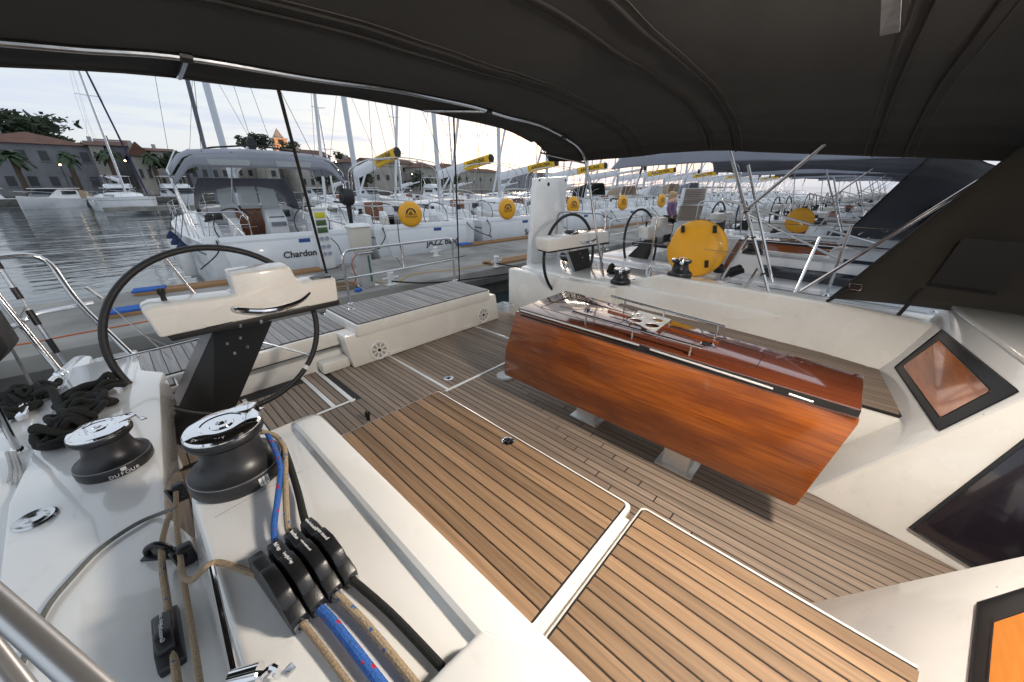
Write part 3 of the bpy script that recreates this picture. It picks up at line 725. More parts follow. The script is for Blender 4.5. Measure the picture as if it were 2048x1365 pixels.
# ---- winches
def winch(c, s, label, logo=None, grp=None, arm=0):
    t = thing('winch', c, label, 'winch', grp); c = Vector(c)
    S = lambda pr: [(r*s, z*s) for r, z in pr]
    bd = MB().lathe(S([(.100, 0), (.103, .006), (.103, .030), (.101, .037), (.0985, .0405), (.097, .041), (.088, .046), (.076, .058), (.068, .074), (.064, .092), (.062, .112), (.062, .122)]), 48, c).build('drum', M['winch'], t, ang=50)
    st = MB().lathe(S([(.064, .118), (.076, .124), (.082, .131), (.083, .139), (.081, .147), (.078, .150)]), 40, c).build('self_tailer', M['blackpl'], t)
    cap = MB().lathe(S([(.080, .1495), (.0805, .153), (.077, .158), (.062, .162), (.046, .163), (.043, .161), (.026, .161), (.024, .1645), (.012, .1645), (.010, .158), (0, .158)]), 40, c)
    cap.build('cap', M['chrome'], t, ang=30)
    d = V(math.cos(arm), math.sin(arm), 0)
    a_ = MB(); q_ = V(-d.y, d.x, 0)
    p0 = c+d*.045*s+V(0, 0, .158*s); p1 = c+d*.098*s+V(0, 0, .156*s); p2 = c+d*.104*s+V(0, 0, .128*s); p3 = c+d*.122*s+V(0, 0, .124*s)
    for (a1, a2, w1, w2_) in ((p0, p1, .032, .016), (p1, p2, .016, .014), (p2, p3, .014, .012)):
        a_.hexa([a1-q_*w1*s, a2-q_*w2_*s, a2+q_*w2_*s, a1+q_*w1*s], [p+V(0, 0, .006*s) for p in (a1-q_*w1*s, a2-q_*w2_*s, a2+q_*w2_*s, a1+q_*w1*s)])
    a_.build('feeder_arm', M['chrome'], t, bevel=.002)
    MB().tube([c+V(.101*s*math.cos(a), .101*s*math.sin(a), .0385*s) for a in np.linspace(0, 2*math.pi, 40)[:-1]], .0012, 4, closed=True).build('drum_groove', M['silveredge'], bd)
    return t, bd
def toward(c, ang):
    d = (Vector(EYE)-Vector(c)); a = math.atan2(d.y, d.x)+ang; return a
c1 = (.051, 1.04, .795)
w1, bd1 = winch(c1, 1.0, 'largest dark grey winch with chrome cap, standing on the raised white coaming by the clutches', arm=R(38))
def wrap_text(s_, c, r, z, ang, size, m, parent, name):
    """flat lettering on a cylinder, letter by letter, read from outside"""
    n = len(s_); da = size*.78/r
    for i, ch in enumerate(s_):
        a = ang + (i-(n-1)/2)*da
        p = Vector(c)+V(r*math.cos(a), r*math.sin(a), z)
        text(name, ch, size, p, (-math.sin(a), math.cos(a), 0), (0, 0, 1), m, parent, ext=.0006)
a = toward(c1, R(22))
em = MB()
def emq(a0, a1, z0, z1, k=0, k2=0): em.add([Vector(c1)+V(.1042*math.cos(a+x), .1042*math.sin(a+x), z) for x, z in ((a0, z0), (a1, z0+k), (a1, z1+k2), (a0, z1))], [[0, 1, 2, 3]])
emq(-.115, -.045, .007, .031, -.002, .0); emq(-.03, .03, .004, .031); emq(.045, .115, .005, .031, .002, 0)
em.build('maker_emblem', M['whiteprint'], bd1)
for k in range(3):
    em = MB(); emq(-.115+.023*k, -.05, .010+.007*k, .0115+.007*k, .006, .006); emq(.05, .115-.023*k, .016+.006*k, .0175+.006*k, -.006, -.006); em.v = [tuple(Vector(c1)+(Vector(v)-Vector(c1))*1.004) for v in em.v]; em.build('emblem_stripe', M['print'], bd1)
text('cap_lettering', 'HARKEN', .015, Vector(c1)+V(-.035, -.047, .1605), (1, -.72, 0), (.72, 1, 0), M['silveredge'], w1, ext=.0012, spacing=1.25)
c2 = (-.22, 1.70, .60)
w2, bd2 = winch(c2, .96, 'dark grey winch with chrome cap in front of the heap of black rope', arm=R(18))
a = toward(c2, R(4))
wrap_text('DUFOUR', c2, .1005, .011, a, .017, M['whiteprint'], bd2, 'maker_lettering')
MB().add([Vector(c2)+V(.1005*math.cos(a+x), .1005*math.sin(a+x), z) for x, z in ((-.07, .021), (.07, .021), (.07, .034), (-.07, .034))], [[0, 1, 2, 3]]).build('maker_emblem', M['whiteprint'], bd2)
w3, _ = winch((3.36, 1.66, .60), .95, 'small dark winch on the port side deck beside the port helm', arm=R(200))
w4, _ = winch((3.55, 1.17, .715), 1.05, 'dark winch on the port coaming in front of the yellow cover', arm=R(200))

# ---- triple clutch bank and its lines
Q = [at(x, y, Z=.842) for x, y in ((491, 1124), (626, 1030), (703, 1133), (562, 1245))]
ex = ((Q[1]-Q[0])+(Q[2]-Q[3])).normalized(); ey = ((Q[3]-Q[0])+(Q[2]-Q[1])).normalized(); ey = (ey-ex*ey.dot(ex)).normalized()
o0 = Q[0]; o0 = V(o0.x, o0.y, .795)
WX = ((Q[1]-Q[0]).length+(Q[2]-Q[3]).length)/2; LY = ((Q[3]-Q[0]).length+(Q[2]-Q[1]).length)/2
cb = thing('rope_clutch', o0+ex*WX/2+ey*LY/2, 'black bank of four rope clutches with white lettering, gripping the blue line', 'rope clutch')
cw = WX/4
labels = [('', ''), ('spi halyard', 'spi fall'), ('Unterliekstrecker', 'outhaul'), ('boom vang', 'Niederholer')]
for i in range(4):
    bx = o0+ex*(i*cw)
    L_ = LY
    pr = [(0.0, 0), (0.0, .028), (.04*L_, .042), (.14*L_, .050), (.86*L_, .044), (1.0*L_, .028), (1.0*L_, 0)]
    sh = (-.012, 0, .004, -.016)[i] if False else 0
    body = MB().prism([bx+ex*.002+ey*s_+V(0, 0, z) for s_, z in pr], ex*(cw-.004)).build('clutch_body', M['blackpl'], cb, bevel=.003)
    lv = [(.03*L_, .042), (.06*L_, .062), (.22*L_, .068), (.38*L_, .066), (.42*L_, .077), (.62*L_, .079), (.80*L_, .066), (.90*L_, .044), (.5*L_, .03)]
    lever = MB().prism([bx+ex*cw*.08+ey*s_+V(0, 0, z) for s_, z in lv], ex*cw*.78).build('clutch_lever', M['blackpl'], cb, bevel=.004, seg=2)
    MB().lathe([(.012, -.002), (.012, .004), (.007, .004), (.006, -.002)], 12, bx+ex*cw*.5+ey*(L_)+V(0, 0, .013), axisM(ey)).build('rope_eye', M['steel'], body)
    MB().lathe([(.004, 0), (.004, .003), (0, .004)], 8, bx+ex*cw*.95+ey*L_*.45+V(0, 0, .039)).build('clutch_screw', M['chrome'], body)
    for s_, (u0, zz, tl) in zip(labels[i][::1], ((.60, .0800, (.02)), (.215, .0700, 0))):
        if s_:
            ln = min(.0095, .088/len(s_))
            text('clutch_lettering', s_, ln, bx+ex*cw*.47+ey*L_*(u0-.09 if u0 > .5 else u0)+V(0, 0, zz-.001 if u0 > .5 else zz-.001), -ey+V(0, 0, 0), ex, M['whiteprint'], lever, ext=.0004)
def rope(name, pts, r, m, label, grp=None, n=10, smooth=7):
    o = MB().tube(smoothpath(pts, smooth), r, n).build(name, m)
    return tag(o, label, 'rope', grp)
def lane(i): return o0+ex*(i+.5)*cw
def out(i, px, py, z=.80): return [lane(i)+ey*(LY-.01)+V(0, 0, .013), lane(i)+ey*(LY+.02)+V(0, 0, .013), at(px, py, Z=z)]
e_ = at(700, 1372, Z=.803); rope('control_line', [lane(0)+ey*(LY-.01)+V(0, 0, .013), at(620, 1265, Z=.806), e_, e_+(e_-at(620, 1265, Z=.806))*.3], .0052, M['ropetan'], 'thin plain tan rope leaving the bottom of the black clutch bank')
e_ = at(765, 1372, Z=.806); rope('control_line', [lane(1)+ey*(LY-.01)+V(0, 0, .013), at(670, 1250, Z=.808), e_, e_+(e_-at(670, 1250, Z=.808))*.4], .0085, M['ropeblue'], 'thick blue rope with red flecks below the black clutch bank')
rope('control_line', [lane(2)+ey*(LY-.01)+V(0, 0, .013), at(735, 1253, Z=.806), at(838, 1378, Z=.804)], .007, M['ropetanfleck'], 'tan rope with blue flecks below the black clutch bank')
rope('control_line', [lane(3)+ey*(LY-.01)+V(0, 0, .013), at(780, 1226, Z=.806), at(885, 1336, Z=.804)], .0072, M['ropeblack'], 'black rope running under the white cover at the bottom edge')
rope('winch_line', [lane(1)+ey*.01+V(0, 0, .02), at(548, 1060, Z=.82), at(556, 990, Z=.835), at(560, 930, Z=.85), at(535, 868, Z=.872)], .0066, M['ropeblue'], 'blue rope stretched from the clutch bank up to the large winch')
rope('winch_line', [lane(2)+ey*.01+V(0, 0, .02), at(575, 1050, Z=.82), at(571, 960, Z=.84), at(569, 900, Z=.85), at(552, 873, Z=.866), at(525, 864, Z=.878)], .0066, M['ropetanfleck'], 'tan flecked rope stretched from the clutch bank round the large winch')
rope('winch_line', [lane(3)+ey*.01+V(0, 0, .02), at(608, 1035, Z=.82), at(596, 985, Z=.815), at(578, 925, Z=.82), at(565, 890, Z=.83)], .008, M['ropeblack'], 'black rope stretched from the clutch bank behind the large winch')
rope('furling_line', [lane(0)+ey*.02+V(0, 0, .02)-ex*.01, at(440, 1126, Z=.805), at(408, 1138, Z=.802), at(385, 1160, Z=.72), at(364, 1152, Z=.66), at(361, 1128, Z=.64)], .0062, M['ropetan'], 'thin tan rope crossing from the clutch bank to the small block on the side deck')
rope('furling_line', [at(352, 985, Z=.68), at(353, 1040, Z=.66), at(360, 1110, Z=.645), at(372, 1190, Z=.645), at(390, 1300, Z=.645), at(404, 1400, Z=.645)], .0062, M['ropetan'], 'straight tan rope running along the foot of the raised coaming')
rope('furling_line', [at(350, 1010, Z=.66), at(334, 1045, Z=.625), at(324, 1090, Z=.625), at(325, 1140, Z=.625), at(333, 1195, Z=.63), at(340, 1250, Z=.635), at(350, 1330, Z=.62), at(360, 1400, Z=.615)], .0072, mat_ := M['ropetanfleck'], 'tan rope with dark flecks threaded through the single black clutch')
rope('jib_sheet', [at(352, 1018, Z=.67), at(320, 1028, Z=.612), at(270, 1050, Z=.61), at(200, 1098, Z=.61), at(140, 1160, Z=.61), at(95, 1215, Z=.61), at(60, 1290, Z=.61), at(25, 1370, Z=.61)], .0055, M['ropegrey'], 'grey rope curving across the white side deck')

# single clutch, fairlead and blocks on the side deck
c = at(336, 1275, Z=.62); e = at(350, 1330, Z=.62)-at(333, 1195, Z=.62); e.normalize(); f_ = V(-e.y, e.x, 0)
sc = thing('single_clutch', V(c.x, c.y, .60), 'single black rope clutch at the bottom left on the white side deck', 'rope clutch')
lp = [(-.075, 0), (-.075, .02), (-.055, .036), (.04, .036), (.07, .02), (.07, 0)]
MB().prism([V(c.x, c.y, .60)+e*s_+V(0, 0, z)-f_*.021 for s_, z in lp], f_*.042).build('clutch_body', M['blackpl'], sc, bevel=.004)
lp = [(-.06, .03), (-.04, .05), (0, .052), (.008, .06), (.03, .061), (.05, .045), (.05, .03)]
lv = MB().prism([V(c.x, c.y, .60)+e*s_+V(0, 0, z)-f_*.014 for s_, z in lp], f_*.028).build('clutch_lever', M['blackpl'], sc, bevel=.004)
text('clutch_lettering', 'main sheet', .010, V(c.x, c.y, .6525)-e*.028, -e, f_, M['whiteprint'], lv, ext=.0004)
text('clutch_lettering', 'Grossschot', .010, V(c.x, c.y, .6622)+e*.020, -e, f_, M['whiteprint'], lv, ext=.0004)
c = at(322, 1110, Z=.60); fl = thing('fairlead', c, 'black arched fairlead on the side deck above the single clutch', 'fairlead')
e = V(.75, -.66, 0); MB().tube(smoothpath([c-e*.03, c-e*.026+V(0, 0, .024), c+V(0, 0, .038), c+e*.026+V(0, 0, .024), c+e*.03], 5), .008, 8).build('arch', M['blackpl'], fl)
MB().box(c+V(0, 0, .003), (.075, .035, .006), Matrix.Rotation(math.atan2(e.y, e.x), 3, 'Z')).build('base', M['blackpl'], fl, bevel=.002)
for (x, y, z, lab) in ((350, 988, .66, 'black turning block below the large winch'), (362, 1114, .63, 'small black turning block beside the foot of the coaming')):
    p = at(x, y, Z=z); t = thing('turning_block', p, lab, 'block')
    MB().lathe([(.024, -.016), (.026, -.012), (.018, -.004), (.018, .004), (.026, .012), (.024, .016)], 16, p, axisM((1, .2, .1))).build('sheave', M['blackpl'], t)
    MB().box(p+V(.012, 0, .0), (.03, .03, .055)).build('bracket', M['blackpl'], t, bevel=.005)
t = thing('deck_filler', at(72, 1040, Z=.6), 'oval chrome filler cap set in the white side deck', 'deck cap')
MB().lathe([(.045, 0), (.045, .004), (.040, .009), (.030, .006), (.022, .010), (.012, .006), (0, .006)], 28, at(72, 1040, Z=.600)).build('cap', M['steel'], t)
# stainless edge rail and clamp at the bottom edge
t = thing('sheet_rail', at(425, 1136, Z=.80), 'thin stainless rod along the edge of the raised coaming', 'rail')
MB().tube([at(423, 1137, Z=.806), at(472, 1365, Z=.806), at(490, 1450, Z=.806)], .006, 10).build('rod', M['chrome'], t)
t = thing('rail_clamp', at(505, 1352, Z=.80), 'chrome clamp with lever at the lower picture edge beside the tan rope', 'clamp')
MB().tube([at(462, 1362, Z=.815), at(520, 1345, Z=.82)], .014, 12).build('clamp_barrel', M['chrome'], t)
MB().tube(smoothpath([at(528, 1350, Z=.81), at(545, 1336, Z=.83), at(556, 1352, Z=.81)], 4), .006, 8).build('clamp_loop', M['chrome'], t)
MB().hexa([at(560, 1352, Z=.81), at(575, 1358, Z=.81), at(594, 1338, Z=.83), at(585, 1326, Z=.83)], [p+V(0, 0, .006) for p in (at(560, 1352, Z=.81), at(575, 1358, Z=.81), at(594, 1338, Z=.83), at(585, 1326, Z=.83))]).build('clamp_lever', M['steel'], t, bevel=.002)

# ---- mooring rope heaps on the starboard quarter and cleat
def heap(name, label, spots, r, m, z, seed, spread=.1, nl=7, hgt=.08):
    rnd = random.Random(seed); t = thing(name, spots[0], label, 'rope'); b = MB()
    for k in range(nl):
        c = Vector(spots[k % len(spots)]); a0 = rnd.uniform(0, 6.28); pts = []
        R1, R2 = spread*rnd.uniform(.6, 1.1), spread*rnd.uniform(.25, .6); th = rnd.uniform(0, 3.14)
        for j in range(9):
            a = a0+j*2*math.pi/9
            x, y = R1*math.cos(a), R2*math.sin(a)
            pts.append(c+V(x*math.cos(th)-y*math.sin(th), x*math.sin(th)+y*math.cos(th), r+abs(rnd.gauss(0, .4))*hgt*(.3+k/nl)))
        b.tube(smoothpath(pts, 5, True), r, 10, closed=True)
    b.build('rope_loops', m, t); return t
heap('mooring_rope', 'heap of thick black mooring rope on the white side deck behind the winch', [at(150, 850, Z=.6), at(175, 815, Z=.6), at(140, 880, Z=.6), at(190, 790, Z=.6)], .0125, M['ropeblack'], .6, 3, .10, 17, .07)
heap('mooring_rope', 'black rope coiled on the deck cleat at the left picture edge', [at(60, 800, Z=.58), at(40, 830, Z=.58), at(80, 790, Z=.58)], .011, M['ropeblack'], .58, 5, .085, 13, .06)
rope('mooring_rope', [at(70, 790, Z=.62), at(100, 778, Z=.66), at(112, 800, Z=.64), at(125, 830, Z=.62)], .014, M['ropeblack'], 'loop of black rope joining the coil and the heap', smooth=6)
t = thing('cleat', at(45, 845, Z=.58), 'chrome deck cleat under the black coil', 'cleat'); c = at(47, 838, Z=.585)
MB().hexa([c+V(-.015, -.02, 0), c+V(.015, -.02, 0), c+V(.02, .1, 0), c+V(-.01, .1, 0)], [c+V(-.015, -.03, .03), c+V(.02, -.03, .03), c+V(.025, .12, .035), c+V(-.01, .12, .035)]).build('horn', M['chrome'], t, bevel=.006)

# ---- pushpit, backstay and gear on the starboard quarter
pp = thing('pushpit_rail', at(265, 712, Z=.58), 'bent stainless stern rail rising from the starboard quarter', 'rail')
A, B_ = at(266, 713, Z=.575), at(122, 747, Z=.575)
t1, t2 = at(104, 545, Y=3.2), at(72, 508, Y=3.2)
MB().tube(rounded([A, at(150, 600, Y=3.12), at(86, 505, Y=3.2), at(-60, 520, Y=3.1), at(-260, 560, Y=2.6)], .10, 6), .0135, 12).build('top_rail', M['steel'], pp)
MB().tube([B_, at(0, 598, Y=3.1), at(-60, 522, Y=3.1)], .0135, 12).build('post', M['steel'], pp)
MB().tube(rounded([at(187, 606, Y=3.16), at(70, 628, Y=3.13), at(35, 650, Y=3.1), at(-60, 690, Y=2.9)], .05), .0115, 10).build('mid_rail', M['steel'], pp)
for p in (A, B_): MB().lathe([(.030, 0), (.028, .006), (.018, .012), (.018, .02)], 16, p).build('base_flange', M['chrome'], pp)
bs_ = thing('backstay', at(128, 728, Z=.58), 'stainless backstay with black turnbuckles on the starboard quarter', 'backstay')
s0, s1 = at(130, 728, Z=.59), at(-40, 478, Y=3.15)
MB().tube([s0, s1, s1+(s1-s0)*8], .0045, 8).build('wire', M['steel'], bs_)
for f0, f1, r_, mm in ((.0, .10, .008, 'steel'), (.10, .22, .013, 'blackpl'), (.22, .34, .010, 'steel'), (.34, .46, .014, 'blackpl'), (.55, .64, .013, 'blackpl'), (.64, .78, .010, 'steel'), (.78, .90, .014, 'blackpl')):
    MB().tube([s0.lerp(s1, f0), s0.lerp(s1, f1)], r_, 10).build('turnbuckle', M[mm], bs_)
gl = thing('lifeline', at(30, 890, Z=.58), 'grey lifeline stanchion with hanging cords at the left picture edge', 'stanchion')
MB().tube([at(37, 903, Z=.575), at(-10, 812, Z=.80), at(-60, 700, Z=1.05)], .011, 10).build('stanchion', M['steel'], gl)
MB().lathe([(.024, 0), (.022, .008), (.013, .02)], 14, at(37, 903, Z=.575)).build('base_flange', M['chrome'], gl)
for dx in (0, 18, 30): MB().tube(smoothpath([at(14+dx*.5, 905, Z=.62), at(22+dx*.6, 935, Z=.60), at(18+dx*.8, 965+dx*.1, Z=.585)], 5), .0055, 7).build('cord', M['ropewhite'], gl)
MB().tube([at(25, 700, Y=3.0), at(72, 785, Z=.60)], .006, 6).build('lashing', M['ropegrey'], gl)
bx = thing('throw_bag', at(0, 690, Y=2.9), 'black rigid bag hung on the stern rail at the left edge', 'bag')
q = [at(-60, 600, Y=2.95), at(2, 618, Y=2.95), at(41, 678, Y=2.95), at(20, 706, Y=2.95), at(-60, 720, Y=2.95)]
MB().prism(q, (-.02, -.16, 0)).build('body', M['blackmat'], bx, bevel=.01)
w_a = [at(172, 575, Y=3.2), at(205, 598, Y=3.2)]
MB().tube(w_a, .008, 8).build('shackle', M['steel'], pp)
MB().tube([w_a[1], at(345, 720, Y=3.25)], .0035, 6).build('guard_wire', M['steel'], pp); MB().tube([w_a[1], at(285, 670, Y=3.25), at(335, 692, Y=3.3)], .003, 6).build('guard_wire', M['steel'], pp)

# ---- swim ladder rail behind the bench
sr = thing('stern_rail', (2.1, 3.62, .40), 'stainless two-bar rail standing on the stern bench', 'rail')
Y_ = 3.62
MB().tube(rounded([V(1.455, Y_, .40), V(1.455, Y_, .925), V(2.80, Y_, .925), V(2.80, Y_, .40)], .10, 6), .013, 12).build('frame', M['steel'], sr)
MB().tube([V(1.46, Y_, .655), V(2.795, Y_, .665)], .0105, 10).build('mid_bar', M['steel'], sr)
MB().tube([V(2.11, Y_, .925), V(2.11, Y_, .66)], .010, 10).build('centre_bar', M['steel'], sr); MB().tube([V(2.03, Y_, .80), V(2.10, Y_, .665)], .008, 10).build('centre_bar', M['steel'], sr)
for x in (1.455, 2.80): MB().lathe([(.03, 0), (.028, .006), (.016, .014)], 14, (x, Y_, .400)).build('base_flange', M['steel'], sr)

# ---- upright gangway on the port quarter
gy = 2.98
gw_ = thing('gangway', (3.8, gy, .5), 'white gangway panel folded upright on the port quarter', 'gangway')
G = [at(x, y, Y=gy) for x, y in ((1073, 357), (1137, 353), (1117, 556), (1060, 541))]
MB().prism(G, (.02, .09, 0)).build('panel', M['gel'], gw_, bevel=.012)
for x, y in ((1079, 361), (1131, 361), (1064, 540)): MB().lathe([(.014, 0), (.012, .006), (0, .008)], 12, at(x, y, Y=gy-.001), axisM((0, -1, 0))).build('bolt', M['winch'], gw_)
MB().lathe([(.022, 0), (.020, .004), (0, .005)], 16, at(1097, 369, Y=gy-.001), axisM((0, -1, 0))).build('badge', M['winch'], gw_)
MB().box(at(1069, 541, Y=gy-.01), (.05, .02, .09)).build('hinge', M['steel'], gw_, bevel=.006)
# mooring lines off the port quarter
t = rope('stern_line', [at(1000, 612, Y=3.1), at(1035, 602, Y=2.95), at(1058, 594, Y=2.9)], .004, M['steel'], 'thin wire from the stern bench to the port quarter', smooth=3)
t = rope('stern_line', [at(1000, 616, Y=3.1), at(1030, 610, Y=2.95), at(1056, 606, Y=2.9)], .004, M['steel'], 'lower thin wire from the stern bench to the port quarter', smooth=3)
t = thing('spring_handle', at(1056, 591, Y=2.85), 'black foam grip on the port quarter', 'handle'); MB().tube([at(1048, 595, Y=2.85), at(1062, 586, Y=2.85)], .018, 10).build('grip', M['leather'], t)
heap('mooring_rope', 'black rope coiled on the port side deck beside the port pedestal', [V(3.75, 1.95, .60), V(3.8, 1.85, .6)], .014, M['ropeblack'], .6, 9, .10, 7, .06)
heap('mooring_rope', 'black rope coiled beyond the port wheel', [V(4.0, 2.75, .60), V(4.05, 2.6, .6)], .014, M['ropeblack'], .6, 12, .11, 7, .06)

# ---- port rail, lifelines, deck gear
lr = thing('lifeline_rail', (4.12, 1.5, .6), 'stainless lifelines and stanchions along the port deck edge', 'rail')
for (x, y) in ((4.08, 2.3), (4.17, 1.72), (4.18, .1), (4.15, -.55)):
    MB().tube([V(x, y, .60), V(x, y, 1.20)], .012, 10).build('stanchion', M['steel'], lr)
    MB().lathe([(.03, 0), (.026, .01), (.014, .03)], 12, (x, y, .60)).build('base_flange', M['steel'], lr)
for z in (1.19, .90): MB().tube([V(4.0, 2.95, z), V(4.08, 2.3, z), V(4.17, 1.72, z), V(4.19, .9, z-.01), V(4.18, .1, z), V(4.15, -.55, z), V(4.1, -1.5, z)], .003, 5).build('lifeline', M['steel'], lr)
MB().tube(rounded([V(4.0, 2.95, .58), V(4.0, 2.95, 1.2), V(4.08, 2.3, 1.2), V(4.08, 2.3, .9)], .1), .0125, 10).build('pushpit', M['steel'], lr)
yb = thing('life_ring_cover', (4.22, 1.27, .58), 'large yellow life ring cover strapped to the port lifelines', 'life ring')
def ring_cover(parent, c, r, nx, m, dent=.0):
    Mx = axisM(nx); b = MB()
    prof = [(0, -.04), (r*.55, -.045), (r*.85, -.04), (r*.97, -.02), (r, 0), (r*.97, .025), (r*.85, .042), (r*.5, .05), (0, .05)]
    b.lathe(prof, 40, c, Mx)
    return b.build('cover', m, parent)
rc = ring_cover(yb, (4.22, 1.27, .885), .30, (-1, -.12, .12), M['yellow'])
for v in rc.data.vertices:
    d = Vector(v.co)-V(4.22, 1.27, .885); f = 1-.13*max(0, -d.z/.30)**2*0-.10*max(0, d.y/.3)**3*(1 if d.z > 0 else .2)
    v.co = V(4.22, 1.27, .885)+V(d.x, d.y*f, d.z*(1-.02))
for y, z in ((1.42, 1.08), (1.11, 1.10), (1.43, .78), (1.12, .75)): MB().box((4.165, y, z), (.02, .035, .075), Matrix.Rotation(R(-10), 3, 'X')).build('strap', M['blackmat'], yb, bevel=.004)
hk = thing('line_bag', at(1458, 556, Z=.61), 'black coiled line lying by the bimini leg on the port deck', 'rope')
hb = MB()
for k in range(6): 
    c = at(1460, 560, Z=.62)+V(.0, -.02*k+.04, .012*k); hb.tube([c+V(.10*math.cos(a), .035*math.sin(a), .05+.03*math.sin(2*a)) for a in np.linspace(0, 6.283, 16)[:-1]], .012, 7, closed=True)
hb.build('coil', M['ropeblack'], hk)
hk = thing('line_bag', at(1430, 542, Z=.61), 'small black block standing on the port deck behind the yellow cover', 'block')
MB().lathe([(.05, 0), (.06, .03), (.05, .08), (.02, .1), (0, .1)], 14, at(1436, 545, Z=.60)).build('block_body', M['blackpl'], hk)
ring_latch(at(1268, 561, Z=.602), .035, yacht)
# ================================================================ bimini canopy and sprayhood
XS = [-.75, -.55, -.25, .41, 1.2, 1.95, 2.6, 2.95, 3.15, 3.27, 3.32]
ZS = [1.70, 1.82, 1.92, 1.99, 2.02, 2.015, 1.98, 1.925, 1.865, 1.80, 1.74]
def canz(x, y):
    z = np.interp(x, XS, ZS)
    sag = -.014*math.cos((y-.35)*math.pi/.85)
    fwd = -.10*max(0, (.9-y)/1.5)**1.2 * max(0, min(1, (x-1.5)/1.8)) - .05*max(0, (.3-y)/1.0)
    aft = -.028*max(0, (y-2.15)/.33)**1.4 if x < 3.0 else 0
    return z+sag*.6+fwd+aft + .006*math.sin(x*5+y*3) + .006*noise.noise((x*3.1, y*4.3, 1.7)) + .003*noise.noise((x*9, y*9, 4.2))
bim = thing('bimini', (1.4, 1.0, 1.7), 'dark fabric bimini canopy spread over the whole cockpit', 'canopy')
NXC, NYC = 80, 70
def can(u, v):
    s = u*(len(XS)-1); i = min(int(s), len(XS)-2); x = XS[i]+(XS[i+1]-XS[i])*(s-i)
    y0, y1 = -.62, 2.48+.10*max(0, (x-2.2)/1.1)
    if x > 2.9: y0 = -.62
    y = y0+(y1-y0)*v
    return V(x, y, canz(x, y))
cn_ = MB().grid(can, NXC, NYC).build('canopy', M['fabric'], bim, thick=.004, ang=80)
def xs(n=26, x0=-.7, x1=3.315): return [x0+(x1-x0)*i/n for i in range(n+1)]
for y in (1.58, 1.50, .93, .76, .0, -.14):
    MB().tube([V(x, y+.10*math.sin((x-1.3)*.6), canz(x, y)-.004) for x in xs(40)], .0065, 6).build('seam', M['fabricpipe'], bim)
M['thread'] = mat('seam_thread', (.06, .058, .052), .8)
for y in (1.62, 1.46, .97, .72, .04, -.18):
    MB().tube([V(x, y+.10*math.sin((x-1.3)*.6), canz(x, y)-.0035) for x in xs(40)], .0014, 4).build('stitching', M['thread'], bim)
MB().tube([V(x, 2.475+.10*max(0, (x-2.2)/1.1), canz(x, 2.48)-.003) for x in xs()], .006, 6).build('hem', M['fabricpipe'], bim)
MB().tube([V(3.322, y, canz(3.32, y)) for y in np.linspace(-.6, 2.58, 20)], .006, 6).build('hem', M['fabricpipe'], bim)
# frame
fr_ = thing('stainless_arch', (3.4, .5, .7), 'stainless tube arches and legs carrying the dark canopy', 'tube arch')
bow = [V(-.72, 2.16, 1.5)]+[V(x, 2.15, canz(x, 2.15)-.016) for x in xs(20, -.6, 3.0)]+[V(3.2, 2.13, 1.81), V(3.28, 2.10, 1.66), V(3.36, 2.02, 1.2), V(3.44, 1.9, .62)]
MB().tube(smoothpath(bow, 3), .0125, 10).build('bow', M['steel'], fr_)
MB().tube([V(3.1, 2.53, 1.80), V(3.27, 2.12, 1.70)], .009, 8).build('spreader', M['steel'], fr_)
for x0, x1 in ((.41, .40), (1.72, 2.05)):
    MB().tube([V(x1, 2.15, canz(x1, 2.15)-.02), V(x0, 2.45, canz(x0, 2.45)-.012)], .011, 8).build('spreader', M['steel'], fr_)
    MB().lathe([(.02, -.02), (.02, .02)], 10, V(x1, 2.15, canz(x1, 2.15)-.016), axisM((1, 0, 0))).build('clamp', M['blackpl'], fr_)
MB().lathe([(.02, -.025), (.02, .025)], 10, V(2.95, 2.148, canz(2.95, 2.15)-.018), axisM((1, 0, -.1))).build('clamp', M['blackpl'], fr_)
A0, A1 = at(1459, 300, X=3.36), at(1537, 586, X=3.44)
MB().tube([A0, A1], .0125, 10).build('leg', M['steel'], fr_)
MB().tube([at(1715, 214, X=3.15), at(1661, 280, X=3.28), at(1487, 424, X=3.40)], .0115, 10).build('strut', M['steel'], fr_)
MB().tube([at(1497, 470, X=3.44), at(1444, 557, X=3.62)], .0115, 10).build('brace', M['steel'], fr_)
MB().tube([at(1518, 536, X=3.45), at(1492, 576, X=3.52)], .015, 10).build('turnbuckle', M['steel'], fr_)
MB().tube([at(1496, 330, X=3.50), at(1545, 565, X=3.60)], .011, 10).build('leg', M['steel'], fr_)
for f in (.42, .60, .86): MB().tube([A0.lerp(A1, f-.006), A0.lerp(A1, f+.006)], .0165, 10).build('strap', M['blackmat'], fr_)
MB().tube([at(1602, 583, X=3.46), at(1975, 352, X=3.30)], .0115, 10).build('strut', M['steel'], fr_)
MB().tube([at(1590, 586, X=3.50), at(1640, 475, X=3.9)], .0095, 8).build('stay', M['steel'], fr_)
# tie-down straps from the aft hem to the stern
for (a, b, k) in (((553, 165), (657, 562), .010), ((907, 224), (919, 560), .0075)):
    p0, p1 = at(*a, Y=2.47), at(*b, Y=3.45)
    o = MB().tube([p0, p1], k, 6).build('tie_strap', M['fabricpipe'], bim)
# starboard hoop passing close to the camera
M['satin'] = mat('satin_steel', (.66, .66, .67), .34, metal=.85)
def dp_(px, py, d): return Vector(EYE + ray(px, py)/FPX*d)
h0, h1 = dp_(-20, 1195, .345), dp_(212, 1400, .31)
dd = (h1-h0).normalized()
MB().tube([h0-dd*.9, h0, h1, h1+dd*.35], .0108, 14).build('leg', M['satin'], fr_)
g0, g1 = dp_(-30, 1290, .42), dp_(70, 1420, .40); dd = (g1-g0).normalized()
MB().tube([g0-dd*.6, g1+dd*.3], .012, 12).build('leg', M['satin'], fr_)
